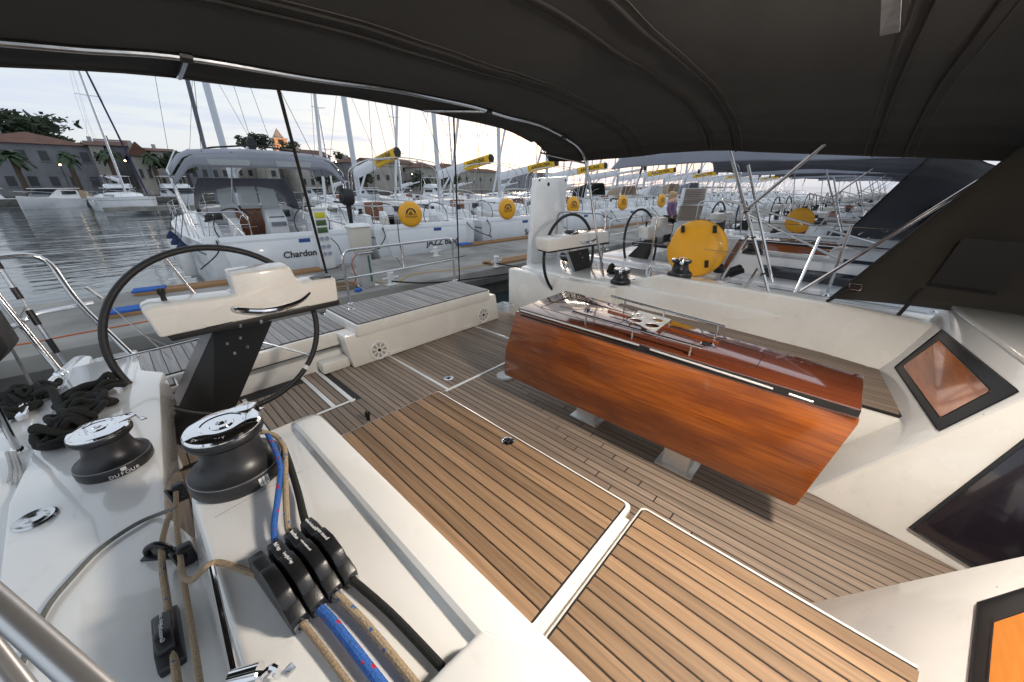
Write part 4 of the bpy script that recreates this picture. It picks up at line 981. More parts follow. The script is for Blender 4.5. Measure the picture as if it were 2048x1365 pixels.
# cockpit lamp fixed to the aft bow
lamp = thing('cockpit_lamp', at(1157, 274, Y=2.13), 'small round lamp lit under the aft canopy bow', 'lamp')
lp_ = at(1157, 274, Y=2.12)
M['lampglass'] = mat('lit_lamp_glass', (.9, .9, .85), .3, emit=(1, .93, .8), estr=6)
MB().lathe([(.022, 0), (.022, -.008), (.016, -.016), (0, -.018)], 14, lp_).build('lens', M['lampglass'], lamp)

# sprayhood: arched dark fabric forward of the bulkhead, port side in view
sh = thing('sprayhood', (3.2, -.6, .8), 'dark brown fabric sprayhood beyond the port bulkhead', 'sprayhood')
S0 = at(1662, 597, X=3.42); S1 = at(2040, 300, X=3.02)
aft_pts = [S0, S0.lerp(S1, .35)+V(.02, 0, 0), S0.lerp(S1, .7)+V(.03, 0, 0), S1, V(2.75, S1.y-.09, 1.80), V(2.2, S1.y-.12, 1.90), V(1.6, S1.y-.12, 1.92)]
fwd_pts = [V(3.30, -1.75, .86), V(3.27, -1.75, 1.05), V(3.2, -1.72, 1.25), V(3.0, -1.65, 1.45), V(2.7, -1.6, 1.52), V(2.2, -1.55, 1.58), V(1.6, -1.5, 1.6)]
def shf(u, v):
    s = v*6; i = min(int(s), 5); t = s-i
    a, b = aft_pts[i].lerp(aft_pts[i+1], t), fwd_pts[i].lerp(fwd_pts[i+1], t)
    p = a.lerp(b, u); p.z += .02*math.sin(u*math.pi*3)*(.4+v) ; p.x += .05*math.sin(u*math.pi)*(1-v)
    return p
M['hoodbrown'] = mat('hood_fabric_brown', (.026, .022, .017), .9, sheen=.1, var=.15, vscale=4, bump=.3, bscale=700)
MB().grid(shf, 14, 24).build('hood', M['hoodbrown'], sh, thick=.004, ang=80)
MB().tube(smoothpath(aft_pts, 5), .010, 8).build('hood_hoop', M['fabricpipe'], sh)
def hoodpt(px, py, off=.01):
    n = (aft_pts[3]-aft_pts[0]).cross(fwd_pts[0]-aft_pts[0]).normalized()
    if n.x > 0: n = -n
    p = at(px, py, N=tuple(n), D=n.dot(aft_pts[0])); return p+n*off, n
wq = [hoodpt(x, y, .03)[0] for x, y in ((1928, 470), (2060, 480), (2005, 578), (1862, 560))]
nrm = hoodpt(1900, 500)[1]
MB().prism(wq, nrm*.004).build('window_flap', M['fabricpipe'], sh, bevel=.002)
b0, n0 = hoodpt(1712, 571, .02)
MB().tube(rounded([b0+V(0, .03, .02), b0+V(0, -.03, .02), b0+V(0, -.03, -.02), b0+V(0, .03, -.02)], .01)+[b0+V(0, .03, .02)], .004, 6).build('buckle', M['steel'], sh)
for (a, b) in (((1700, 575), (1656, 600)), ((1845, 575), (1797, 628))):
    MB().tube([hoodpt(*a, .02)[0], hoodpt(*b, .02)[0]], .012, 6).build('strap', M['fabricpipe'], sh)
# added lamp, unseen under the canopy, gives the cockpit its warm light
lm = bpy.data.lights.new('added_lamp_light', 'AREA'); lm.shape = 'DISK'; lm.size = .30; lm.energy = 56; lm.color = (1.0, .89, .76)
lo = bpy.data.objects.new('added_lamp_light', lm); COL.objects.link(lo)
HL = V(1.1, -.42, 1.88); lo.location = HL; lo.rotation_euler = V(.0, .6, -1).to_track_quat('-Z', 'Y').to_euler()
ht = thing('added_lamp', HL, 'unseen round warm lamp added under the canopy above the companionway', 'lamp')
MB().lathe([(.16, .03), (.17, .03), (.17, .0), (.155, .0)], 28, HL+V(0, 0, .008)).build('housing', M['white'], ht)
lo.parent = ht; lo.location = (0, 0, 0)

# pale label patch sewn under the canopy
lq = [at(x, y, Z=z) for x, y, z in ((1766, -40, 1.905), (1806, -40, 1.905), (1800, 62, 1.885), (1760, 70, 1.885))]
MB().prism(lq, (0, 0, -.003)).build('label_patch', mat('pale_patch', (.10, .10, .11), .8, var=.3, vscale=14), bim)
# ================================================================ water, pier and what stands on it
WZ, DZ = -1.0, -.30
M['water'] = mat('harbour_water', (.03, .045, .052), .08, spec=.9)
nt = M['water'].node_tree; b_ = nt.nodes['Principled BSDF']
tcw = nt.nodes.new('ShaderNodeTexCoord'); 
hts = []
for sc_, st, rot, dist in (((.07, .34, 1), .8, 14, .42), ((.5, 1.5, 1), 1.0, -14, .12), ((1.8, 4.2, 1), .7, 5, .03)):
    mpw = nt.nodes.new('ShaderNodeMapping'); mpw.inputs['Scale'].default_value = sc_; mpw.inputs['Rotation'].default_value = (0, 0, R(rot))
    nt.links.new(tcw.outputs['Object'], mpw.inputs[0])
    nw = nt.nodes.new('ShaderNodeTexNoise'); nw.inputs['Scale'].default_value = 1.0; nw.inputs['Detail'].default_value = 2.5; nt.links.new(mpw.outputs[0], nw.inputs['Vector'])
    bw = nt.nodes.new('ShaderNodeBump'); bw.inputs['Strength'].default_value = st*.34; bw.inputs['Distance'].default_value = dist
    nt.links.new(nw.outputs['Fac'], bw.inputs['Height'])
    if hts: nt.links.new(hts[-1].outputs[0], bw.inputs['Normal'])
    hts.append(bw)
nt.links.new(hts[-1].outputs[0], b_.inputs['Normal'])
tag(MB().poly([V(-2500, -600, WZ), V(2500, -600, WZ), V(2500, 2600, WZ), V(-2500, 2600, WZ)]).build('water', M['water'], smooth=False), kind='structure')

PS = -.058
def pier_y(x, d): return 6.58+d+PS*x
def pier_slab(z0, z1, d0, d1, x0=-14, x1=150): 
    q = [V(x0, pier_y(x0, d0), z0), V(x1, pier_y(x1, d0), z0), V(x1, pier_y(x1, d1), z0), V(x0, pier_y(x0, d1), z0)]
    return MB().prism(q, (0, 0, z1-z0))
pier = pier_slab(DZ-.28, DZ, 0, 3.05).build('pier', M['concrete'], bevel=.03)
tag(pier, kind='structure')
pier_slab(-2.2, DZ-.27, .18, 2.9).build('pier_wall', M['concdark'], pier)
pier_slab(DZ-.34, DZ-.20, -.035, .0).build('fender_strip', M['concdark'], pier)
for k in range(9):
    x = -6+k*4.7; MB().box((x, pier_y(x, 1.5), DZ+.0005), (.02, 3.0, .003)).build('expansion_joint', M['concdark'], pier)

def pedestal_white():
    p = at(655, 537, Z=DZ); t = thing('power_pedestal', p, 'white shore power pedestal with coloured sockets in front of the left yacht', 'power pedestal')
    MB().box(p+V(.02, 0, .66), (.30, .22, 1.32)).build('cabinet', M['white'], t, bevel=.015)
    MB().box(p+V(.02, 0, 1.34), (.36, .27, .05)).build('cap', M['white'], t, bevel=.015)
    yl = mat('socket_yellow', (.6, .55, .02), .5); gn = mat('screen_green', (.06, .11, .04), .3); gy = mat('socket_grey', (.4, .42, .5), .5)
    for k, (z, m_) in enumerate(((1.20, yl), (1.04, gn), (.88, gn))): MB().box(p+V(.02, -.115, z), (.22, .02, .12)).build('meter_panel', m_, t, bevel=.006)
    for z in (.70, .52, .36):
        for dx in (-.06, .06): MB().lathe([(.05, 0), (.048, .03), (.03, .035), (.028, .015), (0, .015)], 12, p+V(.02+dx, -.11, z), axisM((0, -1, 0))).build('socket', gy, t)
    MB().tube(smoothpath([p+V(.16, -.1, .7), p+V(.32, -.1, .45), p+V(.28, -.12, .05), p+V(-.4, -.2, .012), p+V(-1.2, -.25, .012)], 6), .01, 6).build('power_cable', M['blackmat'], t)
pedestal_white()
def pedestal_grey():
    p = at(735, 573, Z=DZ); t = thing('power_pedestal', p, 'grey metal pedestal with white cap beside the stern rail', 'power pedestal')
    frustum([p+V(-.12, -.10, 0), p+V(.12, -.10, 0), p+V(.12, .10, 0), p+V(-.12, .10, 0)], [p+V(-.12, -.10, .68), p+V(.12, -.10, .68), p+V(.12, .10, .68), p+V(-.12, .10, .68)]).build('column', M['greybox'], t, bevel=.012)
    frustum([p+V(-.15, -.13, .68), p+V(.15, -.13, .68), p+V(.15, .13, .68), p+V(-.15, .13, .68)], [p+V(-.17, -.15, 1.12), p+V(.17, -.15, 1.12), p+V(.17, .15, 1.12), p+V(-.17, .15, 1.12)]).build('head', mat('pale_enamel', (.62, .58, .5), .5), t, bevel=.012)
    frustum([p+V(-.20, -.18, 1.12), p+V(.20, -.18, 1.12), p+V(.20, .18, 1.12), p+V(-.20, .18, 1.12)], [p+V(-.15, -.13, 1.17), p+V(.15, -.13, 1.17), p+V(.15, .13, 1.17), p+V(-.15, .13, 1.17)]).build('cap', M['white'], t, bevel=.01)
    MB().box(p+V(.0, 0, .012), (.36, .32, .024)).build('foot_plate', M['steel'], t, bevel=.004)
    MB().box(p+V(.06, -.103, .35), (.03, .01, .5)).build('green_stripe', mat('green_strip', (.02, .12, .07), .5), t)
    MB().tube([p+V(-.14, -.13, .66), p+V(.16, -.13, .66)], .015, 8).build('tap_pipe', M['steel'], t)
    MB().lathe([(.03, 0), (.03, .05), (0, .05)], 10, p+V(.17, -.13, .66)).build('tap', M['steel'], t)
    hb = MB()
    for k in range(7): c = p+V(-.42+.02*(k % 3), .18, .02+.012*k); hb.tube([c+V((.24+.02*(k % 2))*math.cos(a), (.17+.02*(k % 3))*math.sin(a), 0) for a in np.linspace(0, 6.283, 18)[:-1]], .009, 5, closed=True)
    o = hb.build('hose', M['ropetan']); tag(o, 'tan hose coiled on the pier beside the grey pedestal', 'hose')
    o = MB().tube(smoothpath([p+V(-.15, -.13, .66), p+V(-.28, -.12, .5), p+V(-.22, -.05, .2), p+V(-.3, .1, .02)], 6), .010, 6).build('hose', mat('red_hose', (.45, .08, .03), .5)); tag(o, 'red hose hanging from the tap of the grey pedestal', 'hose')
    o = MB().box(p+V(-.30, -.25, .03), (.14, .09, .06), Matrix.Rotation(.5, 3, 'Z')).build('cable_plug', M['bluecarpet'], bevel=.02); tag(o, 'blue cable plug lying on the pier by the grey pedestal', 'plug')
pedestal_grey()
def bollard(px, py, label):
    p = at(px, py, Z=DZ); t = thing('bollard', p, label, 'bollard', 'white mooring bollards on the pier')
    MB().lathe([(.085, 0), (.085, .02), (.065, .03), (.06, .22), (.066, .24), (.055, .26), (0, .262)], 16, p).build('post', M['white'], t)
    MB().tube([p+V(-.17, 0, .14), p+V(.17, 0, .14)], .018, 8).build('cross_bar', M['white'], t)
    MB().box(p+V(0, 0, .006), (.26, .2, .012)).build('base_plate', M['greybox'], t)
bollard(783, 570, 'white bollard on the near pier edge behind the stern rail')
bollard(993, 534, 'white bollard on the pier beside the short brown plank')
bollard(872, 513, 'white bollard on the far pier edge below the painted stern name')
bollard(365, 571, 'white bollard seen through the large steering wheel')
def board(a, b, w, blue, label, z=.0, seg=None):
    """slatted boarding plank with carpeted end, resting on the pier"""
    a, b = at(*a, Z=DZ+z), at(*b, Z=DZ+z); d = (b-a); L_ = d.length; d.normalize(); n = V(-d.y, d.x, 0)
    t = thing('boarding_plank', a, label, 'plank', 'boarding planks left on the pier'); th = .07
    rot = Matrix.Rotation(math.atan2(d.y, d.x), 3, 'Z')
    for s_ in (-1, 1): MB().box((0, 0, 0), (L_, .05, th)).build('side_rail', M['plankwood'], t, bevel=.006)
    for o in list(t.children): o.matrix_parent_inverse = Matrix()
    for s_, o in zip((-1, 1), list(t.children)):
        o.location = d*L_/2+n*s_*(w/2-.025)+V(0, 0, th/2); o.rotation_euler = (0, 0, math.atan2(d.y, d.x))
    k0 = 0 if not blue else .42
    ns = max(2, int((w-.1)/.035))
    for k in range(ns):
        o = MB().box((0, 0, 0), (L_-k0-.02, .02, .018)).build('slat', M['plankwood'], t); o.matrix_parent_inverse = Matrix()
        o.location = d*((L_+k0)/2)+n*(-w/2+.05+(k+.5)*(w-.1)/ns)+V(0, 0, th-.006); o.rotation_euler = (0, 0, math.atan2(d.y, d.x))
    if blue:
        o = MB().box((0, 0, 0), (.45, w+.01, .035)).build('carpet_pad', M['bluecarpet'], t, bevel=.008); o.matrix_parent_inverse = Matrix()
        o.location = d*.2+V(0, 0, th+.004); o.rotation_euler = (0, 0, math.atan2(d.y, d.x))
    return t
board((272, 590), (470, 566), .30, True, 'brown boarding plank with blue end nearest the water, behind the large wheel')
board((220, 634), (455, 597), .30, True, 'blue-ended brown boarding plank on the near half of the pier, behind the wheel')
board((918, 494), (1075, 474), .34, True, 'blue-ended brown boarding plank on the far side of the pier')
board((975, 531), (1085, 511), .40, False, 'brown slatted plank on the near pier edge beside a bollard')
board((560, 553), (640, 541), .28, False, 'short brown plank on the pier under the left yacht stern')
board((1150, 466), (1300, 445), .34, False, 'brown plank on the pier seen behind the port wheel')
rope('pier_cord', [at(-40, 700, Z=DZ+.008), at(60, 686, Z=DZ+.008), at(170, 665, Z=DZ+.008), at(283, 645, Z=DZ+.008), at(420, 618, Z=DZ+.008)], .009, mat('orange_cord', (.55, .12, .03), .6), 'orange cord lying straight along the pier at the left')
rope('pier_cord', [at(745, 562, Z=DZ+.008), at(790, 566, Z=DZ+.008), at(830, 548, Z=DZ+.008), at(930, 537, Z=DZ+.008), at(1060, 516, Z=DZ+.008)], .008, mat('yellow_cord', (.6, .32, .06), .6), 'yellow cord winding along the pier behind the stern rail')
rope('mooring_line', [at(783, 563, Z=DZ+.1), at(860, 566, Z=DZ+.02), at(960, 556, Z=DZ-.05), at(1058, 541, Z=.1)], .014, M['ropeblack'], 'black mooring line from the near bollard towards the port quarter')
rope('mooring_line', [at(993, 527, Z=DZ+.1), at(1040, 535, Z=DZ), at(1110, 540, Z=.15)], .014, M['ropeblack'], 'black mooring line from the bollard to the neighbouring hull')
rope('mooring_line', [at(560, 580, Z=DZ+.01), at(700, 556, Z=DZ+.01), at(850, 528, Z=DZ+.01), at(930, 512, Z=DZ+.01)], .008, M['ropeblack'], 'thin black line lying along the middle of the pier')
rope('mooring_line', [at(795, 440, Y=10.0), at(800, 490, Y=9.7), at(818, 560, Y=9.3)], .012, M['ropeblack'], 'black line hanging from the bow corner of the second yacht', smooth=4)
# ================================================================ yachts moored across the pier
def hull_rows(ys, bs, zs, fl=.97):
    rows = []
    for y, b, z in zip(ys, bs, zs):
        h = [(-b, z), (-b*fl, z*.5), (-b*.90, -.15), (-b*.5, -.65), (0, -.8)]
        rows.append([V(x, y, zz) for x, zz in h]+[V(-x, y, zz) for x, zz in h[-2::-1]])
    return rows
HY = [0, .3, 2, 4, 6, 8, 10, 11.5, 12.3, 12.6]; HB = [1.72, 1.78, 1.95, 2.03, 2.0, 1.78, 1.2, .6, .2, .03]; HZ = [1.12, 1.14, 1.15, 1.17, 1.2, 1.24, 1.3, 1.34, 1.37, 1.38]
def sheer(y): return np.interp(y, HY, HB), np.interp(y, HY, HZ)
def arch(w, z0, z1, y, dy=0, n=10, r=.45):
    return rounded([V(-w, y, z0), V(-w*.98, y+dy*.6, z1-.25), V(-w*.72, y+dy, z1), V(0, y+dy, z1+.12), V(w*.72, y+dy, z1), V(w*.98, y+dy*.6, z1-.25), V(w, y, z0)], r, 5)
M['companion'] = woodmat('companionway_wood', (.16, .05, .02), (.28, .10, .04), .4, coat=.5, axis='Z', objvar=.05)
def row_yacht(label, yellow=True, hoops=True, detail=True, sail='light'):
    t = thing('moored_yacht', (0, 0, 0), label, 'yacht', 'white charter yachts moored stern-to across the pier')
    hl = MB().sections(hull_rows(HY, HB, HZ)).build('hull', M['gelfar'], t, ang=50)
    st = MB()
    for s_ in (-1, 1): st.tube([V(s_*(b*.985), y, z*.80) for y, b, z in zip(HY, HB, HZ)], .018, 5)
    st.build('sheer_stripe', M['navy'], hl)
    dk_ = MB()
    ysd = [.1, 2, 3.4, 4.6]
    for s_ in (-1, 1):
        for y0, y1 in zip(ysd[:-1], ysd[1:]):
            b0, z0 = sheer(y0); b1, z1 = sheer(y1)
            q = [V(s_*b0, y0, z0-.04), V(s_*1.32, y0, z0-.04), V(s_*1.36, y1, z1-.04), V(s_*b1, y1, z1-.04)]
            dk_.hexa(q, [p+V(0, 0, .06) for p in q])
    rows = []
    for y in (4.6, 6, 8, 10, 11.5, 12.4):
        b, z = sheer(y); rows.append([V(-b, y, z+.015), V(-b*.5, y, z+.05), V(0, y, z+.06), V(b*.5, y, z+.05), V(b, y, z+.015)])
    dk_.sections(rows, cap=False); dk_.build('deck', M['gelfar'], t)
    MB().box((0, 2.4, .70), (2.7, 4.5, .05)).build('cockpit_floor', M['teakgrey'], t)
    for s_ in (-1, 1):
        cm_ = MB().hexa([V(s_*1.10, 1.3, .72), V(s_*1.45, 1.3, .72), V(s_*1.45, 4.7, .72), V(s_*1.10, 4.7, .72)], [V(s_*1.22, 1.5, 1.42), V(s_*1.40, 1.5, 1.38), V(s_*1.40, 4.7, 1.55), V(s_*1.22, 4.7, 1.60)])
        cm_.build('coaming', M['gelfar'], t, bevel=.03)
        MB().box((s_*.95, 3.0, .95), (.5, 3.0, .45)).build('seat', M['gelfar'], t, bevel=.02)
        w = MB().lathe([(.09, 0), (.09, .04), (.06, .07), (.055, .13), (.08, .15), (.07, .17), (0, .17)], 12, (s_*1.32, 2.2, 1.42)).build('winch', M['winch'], t)
        wr = MB().tube([V(s_*.88+.45*math.cos(a), 1.15+.06*math.sin(a), 1.32+.45*math.sin(a)) for a in np.linspace(0, 6.283, 30)[:-1]], .014, 6, closed=True).build('steering_wheel', M['blackmat'], t)
        for k in range(6):
            a = k*math.pi/3; MB().tube([V(s_*.88, 1.15, 1.32), V(s_*.88+.45*math.cos(a), 1.15+.06*math.sin(a), 1.32+.45*math.sin(a))], .006, 4).build('spoke', M['steel'], wr)
        MB().hexa([V(s_*.88-.14, 1.2, .72), V(s_*.88+.14, 1.2, .72), V(s_*.88+.14, 1.5, .72), V(s_*.88-.14, 1.5, .72)], [V(s_*.88-.10, 1.2, 1.35), V(s_*.88+.10, 1.2, 1.35), V(s_*.88+.12, 1.42, 1.55), V(s_*.88-.12, 1.42, 1.55)]).build('pedestal', M['gelfar'], t, bevel=.03)
        # pushpit and lifelines
        b0, z0 = sheer(.15)
        rl = MB().tube(rounded([V(s_*.75, .12, z0+.02), V(s_*.75, .12, z0+.62), V(s_*1.62, .12, z0+.62), V(s_*1.82, 1.6, z0+.62), V(s_*1.82, 1.6, z0+.02)], .2), .014, 7).build('pushpit_rail', M['steel'], t)
        MB().tube([V(s_*.75, .12, z0+.33), V(s_*1.62, .12, z0+.33), V(s_*1.8, 1.6, z0+.33)], .010, 6).build('mid_bar', M['steel'], rl)
        MB().tube([V(s_*1.62, .12, z0), V(s_*1.62, .12, z0+.62)], .012, 6).build('post', M['steel'], rl)
        ll = MB()
        for dz in (.3, .6): ll.tube([V(s_*(sheer(y)[0]-.08), y, sheer(y)[1]+dz) for y in (1.6, 3.6, 5.6, 7.6, 9.6, 11.4, 12.4)], .006, 4)
        for y in (3.6, 5.6, 7.6, 9.6, 11.4): ll.tube([V(s_*(sheer(y)[0]-.08), y, sheer(y)[1]), V(s_*(sheer(y)[0]-.08), y, sheer(y)[1]+.6)], .010, 5)
        ll.build('lifeline', M['steel'], t)
        bt = MB().lathe([(.06, 0), (.11, .06), (.11, .5), (.05, .58), (0, .58)], 12, (s_*(sheer(4)[0]+.10), 4.0, .38)); bt.build('side_fender', M['white'], t)
    # transom: closed bathing platform
    frustum([V(-1.30, -.10, .28), V(1.30, -.10, .28), V(1.30, .15, .28), V(-1.30, .15, .28)], [V(-1.42, .02, 1.22), V(1.42, .02, 1.22), V(1.42, .18, 1.22), V(-1.42, .18, 1.22)]).build('bathing_platform', M['gelfar'], hl, bevel=.03)
    frustum([V(-1.66, -.02, .35), V(-1.36, -.02, .35), V(-1.36, .2, .35), V(-1.66, .2, .35)], [V(-1.70, .05, 1.26), V(-1.42, .05, 1.26), V(-1.42, .3, 1.26), V(-1.70, .3, 1.26)]).build('quarter', M['gelfar'], hl, bevel=.03)
    frustum([V(1.36, -.02, .35), V(1.66, -.02, .35), V(1.66, .2, .35), V(1.36, .2, .35)], [V(1.42, .05, 1.26), V(1.70, .05, 1.26), V(1.70, .3, 1.26), V(1.42, .3, 1.26)]).build('quarter', M['gelfar'], hl, bevel=.03)
    lg = MB().box((.30, -.015, 1.02), (.26, .01, .09)).build('builder_badge', mat('badge_blue', (.04, .09, .3), .4), hl)
    # coachroof
    rows = []
    for y, w, z in ((4.55, 1.30, 1.66), (5.2, 1.28, 1.68), (7, 1.1, 1.62), (8.6, .7, 1.44), (9.3, .4, 1.32)):
        rows.append([V(-w-.1, y, 1.18), V(-w, y, z-.10), V(-w*.85, y, z), V(0, y, z+.06), V(w*.85, y, z), V(w, y, z-.10), V(w+.1, y, 1.18)])
    cr2 = MB().sections(rows).build('coachroof', M['gelfar'], t, ang=60)
    for s_ in (-1, 1): MB().prism([V(s_*1.375, 4.9, 1.32), V(s_*1.33, 4.9, 1.52), V(s_*1.14, 7.0, 1.48), V(s_*1.20, 7.0, 1.32)], (s_*.02, 0, 0)).build('cabin_window', M['window'], cr2)
    MB().box((-.05, 4.53, 1.22), (.72, .05, .95)).build('companionway', M['companion'], cr2, bevel=.01)
    for x in (-.95, .95): MB().box((x, 4.52, 1.42), (.36, .04, .22)).build('bulkhead_window', M['window'], cr2, bevel=.008)
    # rig
    ms = MB().tube([V(0, 6.3, 1.6), V(0, 6.38, 9), V(0, 6.55, 17)], [.105, .10, .08], 10).build('mast', M['alu'], t)
    for z, w in ((6.4, 1.05), (10.2, .85)): MB().tube([V(-w, 6.25, z+.06), V(0, 6.38, z), V(w, 6.25, z+.06)], .028, 6).build('spreader', M['alu'], ms)
    wi = MB()
    for s_ in (-1, 1):
        wi.tube([V(s_*1.75, 6.2, 1.2), V(s_*1.05, 6.25, 6.46), V(s_*.85, 6.3, 10.26), V(0, 6.5, 16.5)], .008, 4)
        wi.tube([V(s_*1.6, 6.0, 1.2), V(0, 6.35, 6.4)], .007, 4)
        wi.tube([V(s_*1.55, .15, 1.15), V(0, 3.0, 8.5)], .007, 4)
    wi.tube([V(0, 3.0, 8.5), V(0, 6.5, 17)], .007, 4); wi.tube([V(0, 1.75, 3.4), V(0, 6.5, 16.9)], .006, 4)
    wi.build('standing_rigging', M['winch'], ms)
    MB().tube([V(0, 12.2, 1.6), V(0, 6.7, 16.2)], .075, 8).build('furled_genoa', M['fabricblue'] if sail == 'grey' else M['alulight'], ms)
    bm_ = MB().tube([V(0, 6.2, 2.70), V(0, 1.75, 3.25)], .07, 8).build('boom', M['alulight'], ms)
    vg = MB().tube([V(0, 6.2, 1.95), V(0, 4.6, 3.1)], .04, 8).build('boom_vang', M['alulight'], ms)
    d = (V(0, 1.72, 3.25)-V(0, 6.2, 2.70)).normalized(); upv = V(0, -d.z, d.y) if False else V(0, d.z, -d.y)
    upv = V(0, -d.z, d.y); upv = upv if upv.z > 0 else -upv
    def bagsec(f, h, w):
        c = V(0, 6.2, 2.70).lerp(V(0, 1.72, 3.25), f); h *= .80; w *= .86
        return [c-upv*.11+V(-w*.6, 0, 0), c+upv*h*.35+V(-w, 0, 0), c+upv*h+V(-w*.45, 0, 0), c+upv*h+V(w*.45, 0, 0), c+upv*h*.35+V(w, 0, 0), c-upv*.11+V(w*.6, 0, 0), c-upv*.11+V(-w*.6, 0, 0)]
    MB().sections([bagsec(.02, .34, .15), bagsec(.3, .32, .15), bagsec(.56, .28, .14)]).build('sail_bag', M['alulight'], bm_, ang=50)
    if yellow:
        yc_ = MB().sections([bagsec(.56, .29, .15), bagsec(.8, .26, .145), bagsec(.985, .24, .14)]).build('sail_bag_end', M['yellowc'], bm_, ang=50)
        c = V(0, 6.2, 2.70).lerp(V(0, 1.72, 3.25), .775)
        for s_ in (-1, 1): text('sail_bag_lettering', 'ANGELINA', .25, c+upv*.055+V(s_*.139, 0, 0), d if s_ < 0 else -d, upv, M['print'], bm_, ext=.002, spacing=1.12, offset=.002)
    MB().sections([bagsec(.985, .25, .143), bagsec(1.005, .2, .12)]).build('boom_end', M['blackmat'], bm_)
    if hoops:
        hp_ = MB()
        hp_.tube(arch(1.62, 1.25, 3.02, 2.0, -.55), .016, 7); hp_.tube(arch(1.60, 1.25, 3.0, 2.2, -.25), .016, 7)
        hp_.tube([V(-.75, 1.55, 3.07), V(-.9, 2.3, 1.6)], .012, 6); hp_.tube([V(.75, 1.55, 3.07), V(.9, 2.3, 1.6)], .012, 6)
        hp_.build('bimini_hoops', M['steel'], t)
        MB().tube(arch(1.25, 1.60, 2.05, 4.6, .2, r=.3), .014, 7).build('sprayhood_hoop', M['steel'], t)
    for s_ in (-1, 1):
        MB().tube(smoothpath([V(s_*1.45, .1, 1.2), V(s_*1.5, -.25, .95), V(s_*1.9, -.75, .72)], 5), .014, 6).build('stern_line', M['ropeblack'], t)
    return t
def emblem_disc(t, c, r, nx, parentname='cover', printed=True):
    Mx = axisM(nx); c = Vector(c)
    prof = [(0, -.06), (r*.8, -.06), (r*.96, -.03), (r, 0), (r*.96, .03), (r*.8, .06), (0, .065)]
    cv = MB().lathe(prof, 32, c, Mx).build('cover', M['yellow'], t, ang=60)
    if printed:
        nx = Vector(nx).normalized(); up_ = V(0, 0, 1); up_ = (up_-nx*up_.dot(nx)).normalized(); rt_ = up_.cross(nx)
        P = lambda x, y: c+nx*(.0675)+rt_*x*r+up_*y*r
        e = MB()
        for a0, a1 in zip(np.linspace(0, math.pi, 13)[:-1], np.linspace(0, math.pi, 13)[1:]):
            e.poly([P(.42*math.cos(a0), .05+.42*math.sin(a0)), P(.42*math.cos(a1), .05+.42*math.sin(a1)), P(.28*math.cos(a1), .05+.32*math.sin(a1)), P(.28*math.cos(a0), .05+.32*math.sin(a0))])
        e.poly([P(-.02, .0), P(-.02, .32), P(-.20, .0)]); e.poly([P(.02, .0), P(.02, .34), P(.14, .0)])
        e.poly([P(-.5, -.06), P(.5, -.06), P(.5, -.02), P(-.5, -.02)])
        e.build('printed_emblem', M['print'], cv, smooth=False)
        text('printed_lettering', 'ANGELINA', r*.2, P(0, -.2), rt_, up_, M['print'], cv, ext=.001)
    return cv
YAW = R(-6.0)
row = []
def place(t, x, dy=0, yaw=YAW):
    t.location = (x, 10.25+PS*(x-2.9)+dy, WZ+.22); t.rotation_euler = (0, 0, yaw); return t
def on_boat(t, p): return Matrix.Rotation(t.rotation_euler.z, 4, 'Z') @ Vector(p) + Vector(t.location)
ch = row_yacht('white yacht with grey canopy and one-word black name on its stern', yellow=False, hoops=False, sail='grey')
place(ch, 2.98, .05, R(-4))
jz = row_yacht('white yacht with bare canopy hoops and a two-word name, right of the grey-canopied one')
place(jz, 6.85, 0, R(-8))
ordn = ['third', 'fourth', 'fifth', 'sixth', 'seventh', 'eighth', 'ninth', 'tenth', 'eleventh', 'twelfth', 'thirteenth', 'fourteenth', 'fifteenth']
ships = [ch, jz]
for k, o_ in enumerate(ordn):
    c = copy_tree(jz); c['label'] = f'{o_} white yacht along the far side of the pier, counted from the grey-canopied one'
    place(c, 10.8+4.05*k, random.uniform(-.1, .15), R(-8)+R(random.uniform(-1.2, 1.2))); ships.append(c)
for c in (ships[5], ships[7], ships[9], ships[11], ships[12], ships[14]):
    for ms_ in [k for k in c.children if k.name.startswith('mast')]:
        for bo_ in [k for k in ms_.children if k.name.split('.')[0] == 'boom']:
            for g in [k for k in bo_.children if k.name.startswith('sail_bag_')]: bpy.data.objects.remove(g)
# names on the sterns (printed on the bathing platforms)
def stern_name(t, s_, size, shear=.0, dx=0, dz=.74):
    pl = [c for c in t.children if c.name.startswith('hull')][0]
    o = text('stern_name', s_, size, (dx, -.105+.13*(dz-.28)/.94*.92-.012, dz), (1, 0, 0), (0, .12, 1), M['print'], None, shear=shear, ext=.002, offset=.004)
    o.parent = pl
stern_name(ch, 'Chardonnay', .215, .12, .27, .71); stern_name(jz, 'JAZZ band', .26, .08, .42, .62); stern_name(ships[2], 'Summer', .30, .0, .75, .62)
# yellow covers hung on the stern rails
for k, s_ in enumerate(ships[1:7]):
    p = on_boat(s_, (-.55, .02, 1.50)); w = ordn[k-1] if k else 'second'
    t = thing('life_ring_cover', p-V(0, 0, .4), f'round yellow printed life ring cover on the stern of the {w} yacht', 'life ring')
    emblem_disc(t, p, .37, (-math.sin(-s_.rotation_euler.z)*1.0-.1, -1, .06))
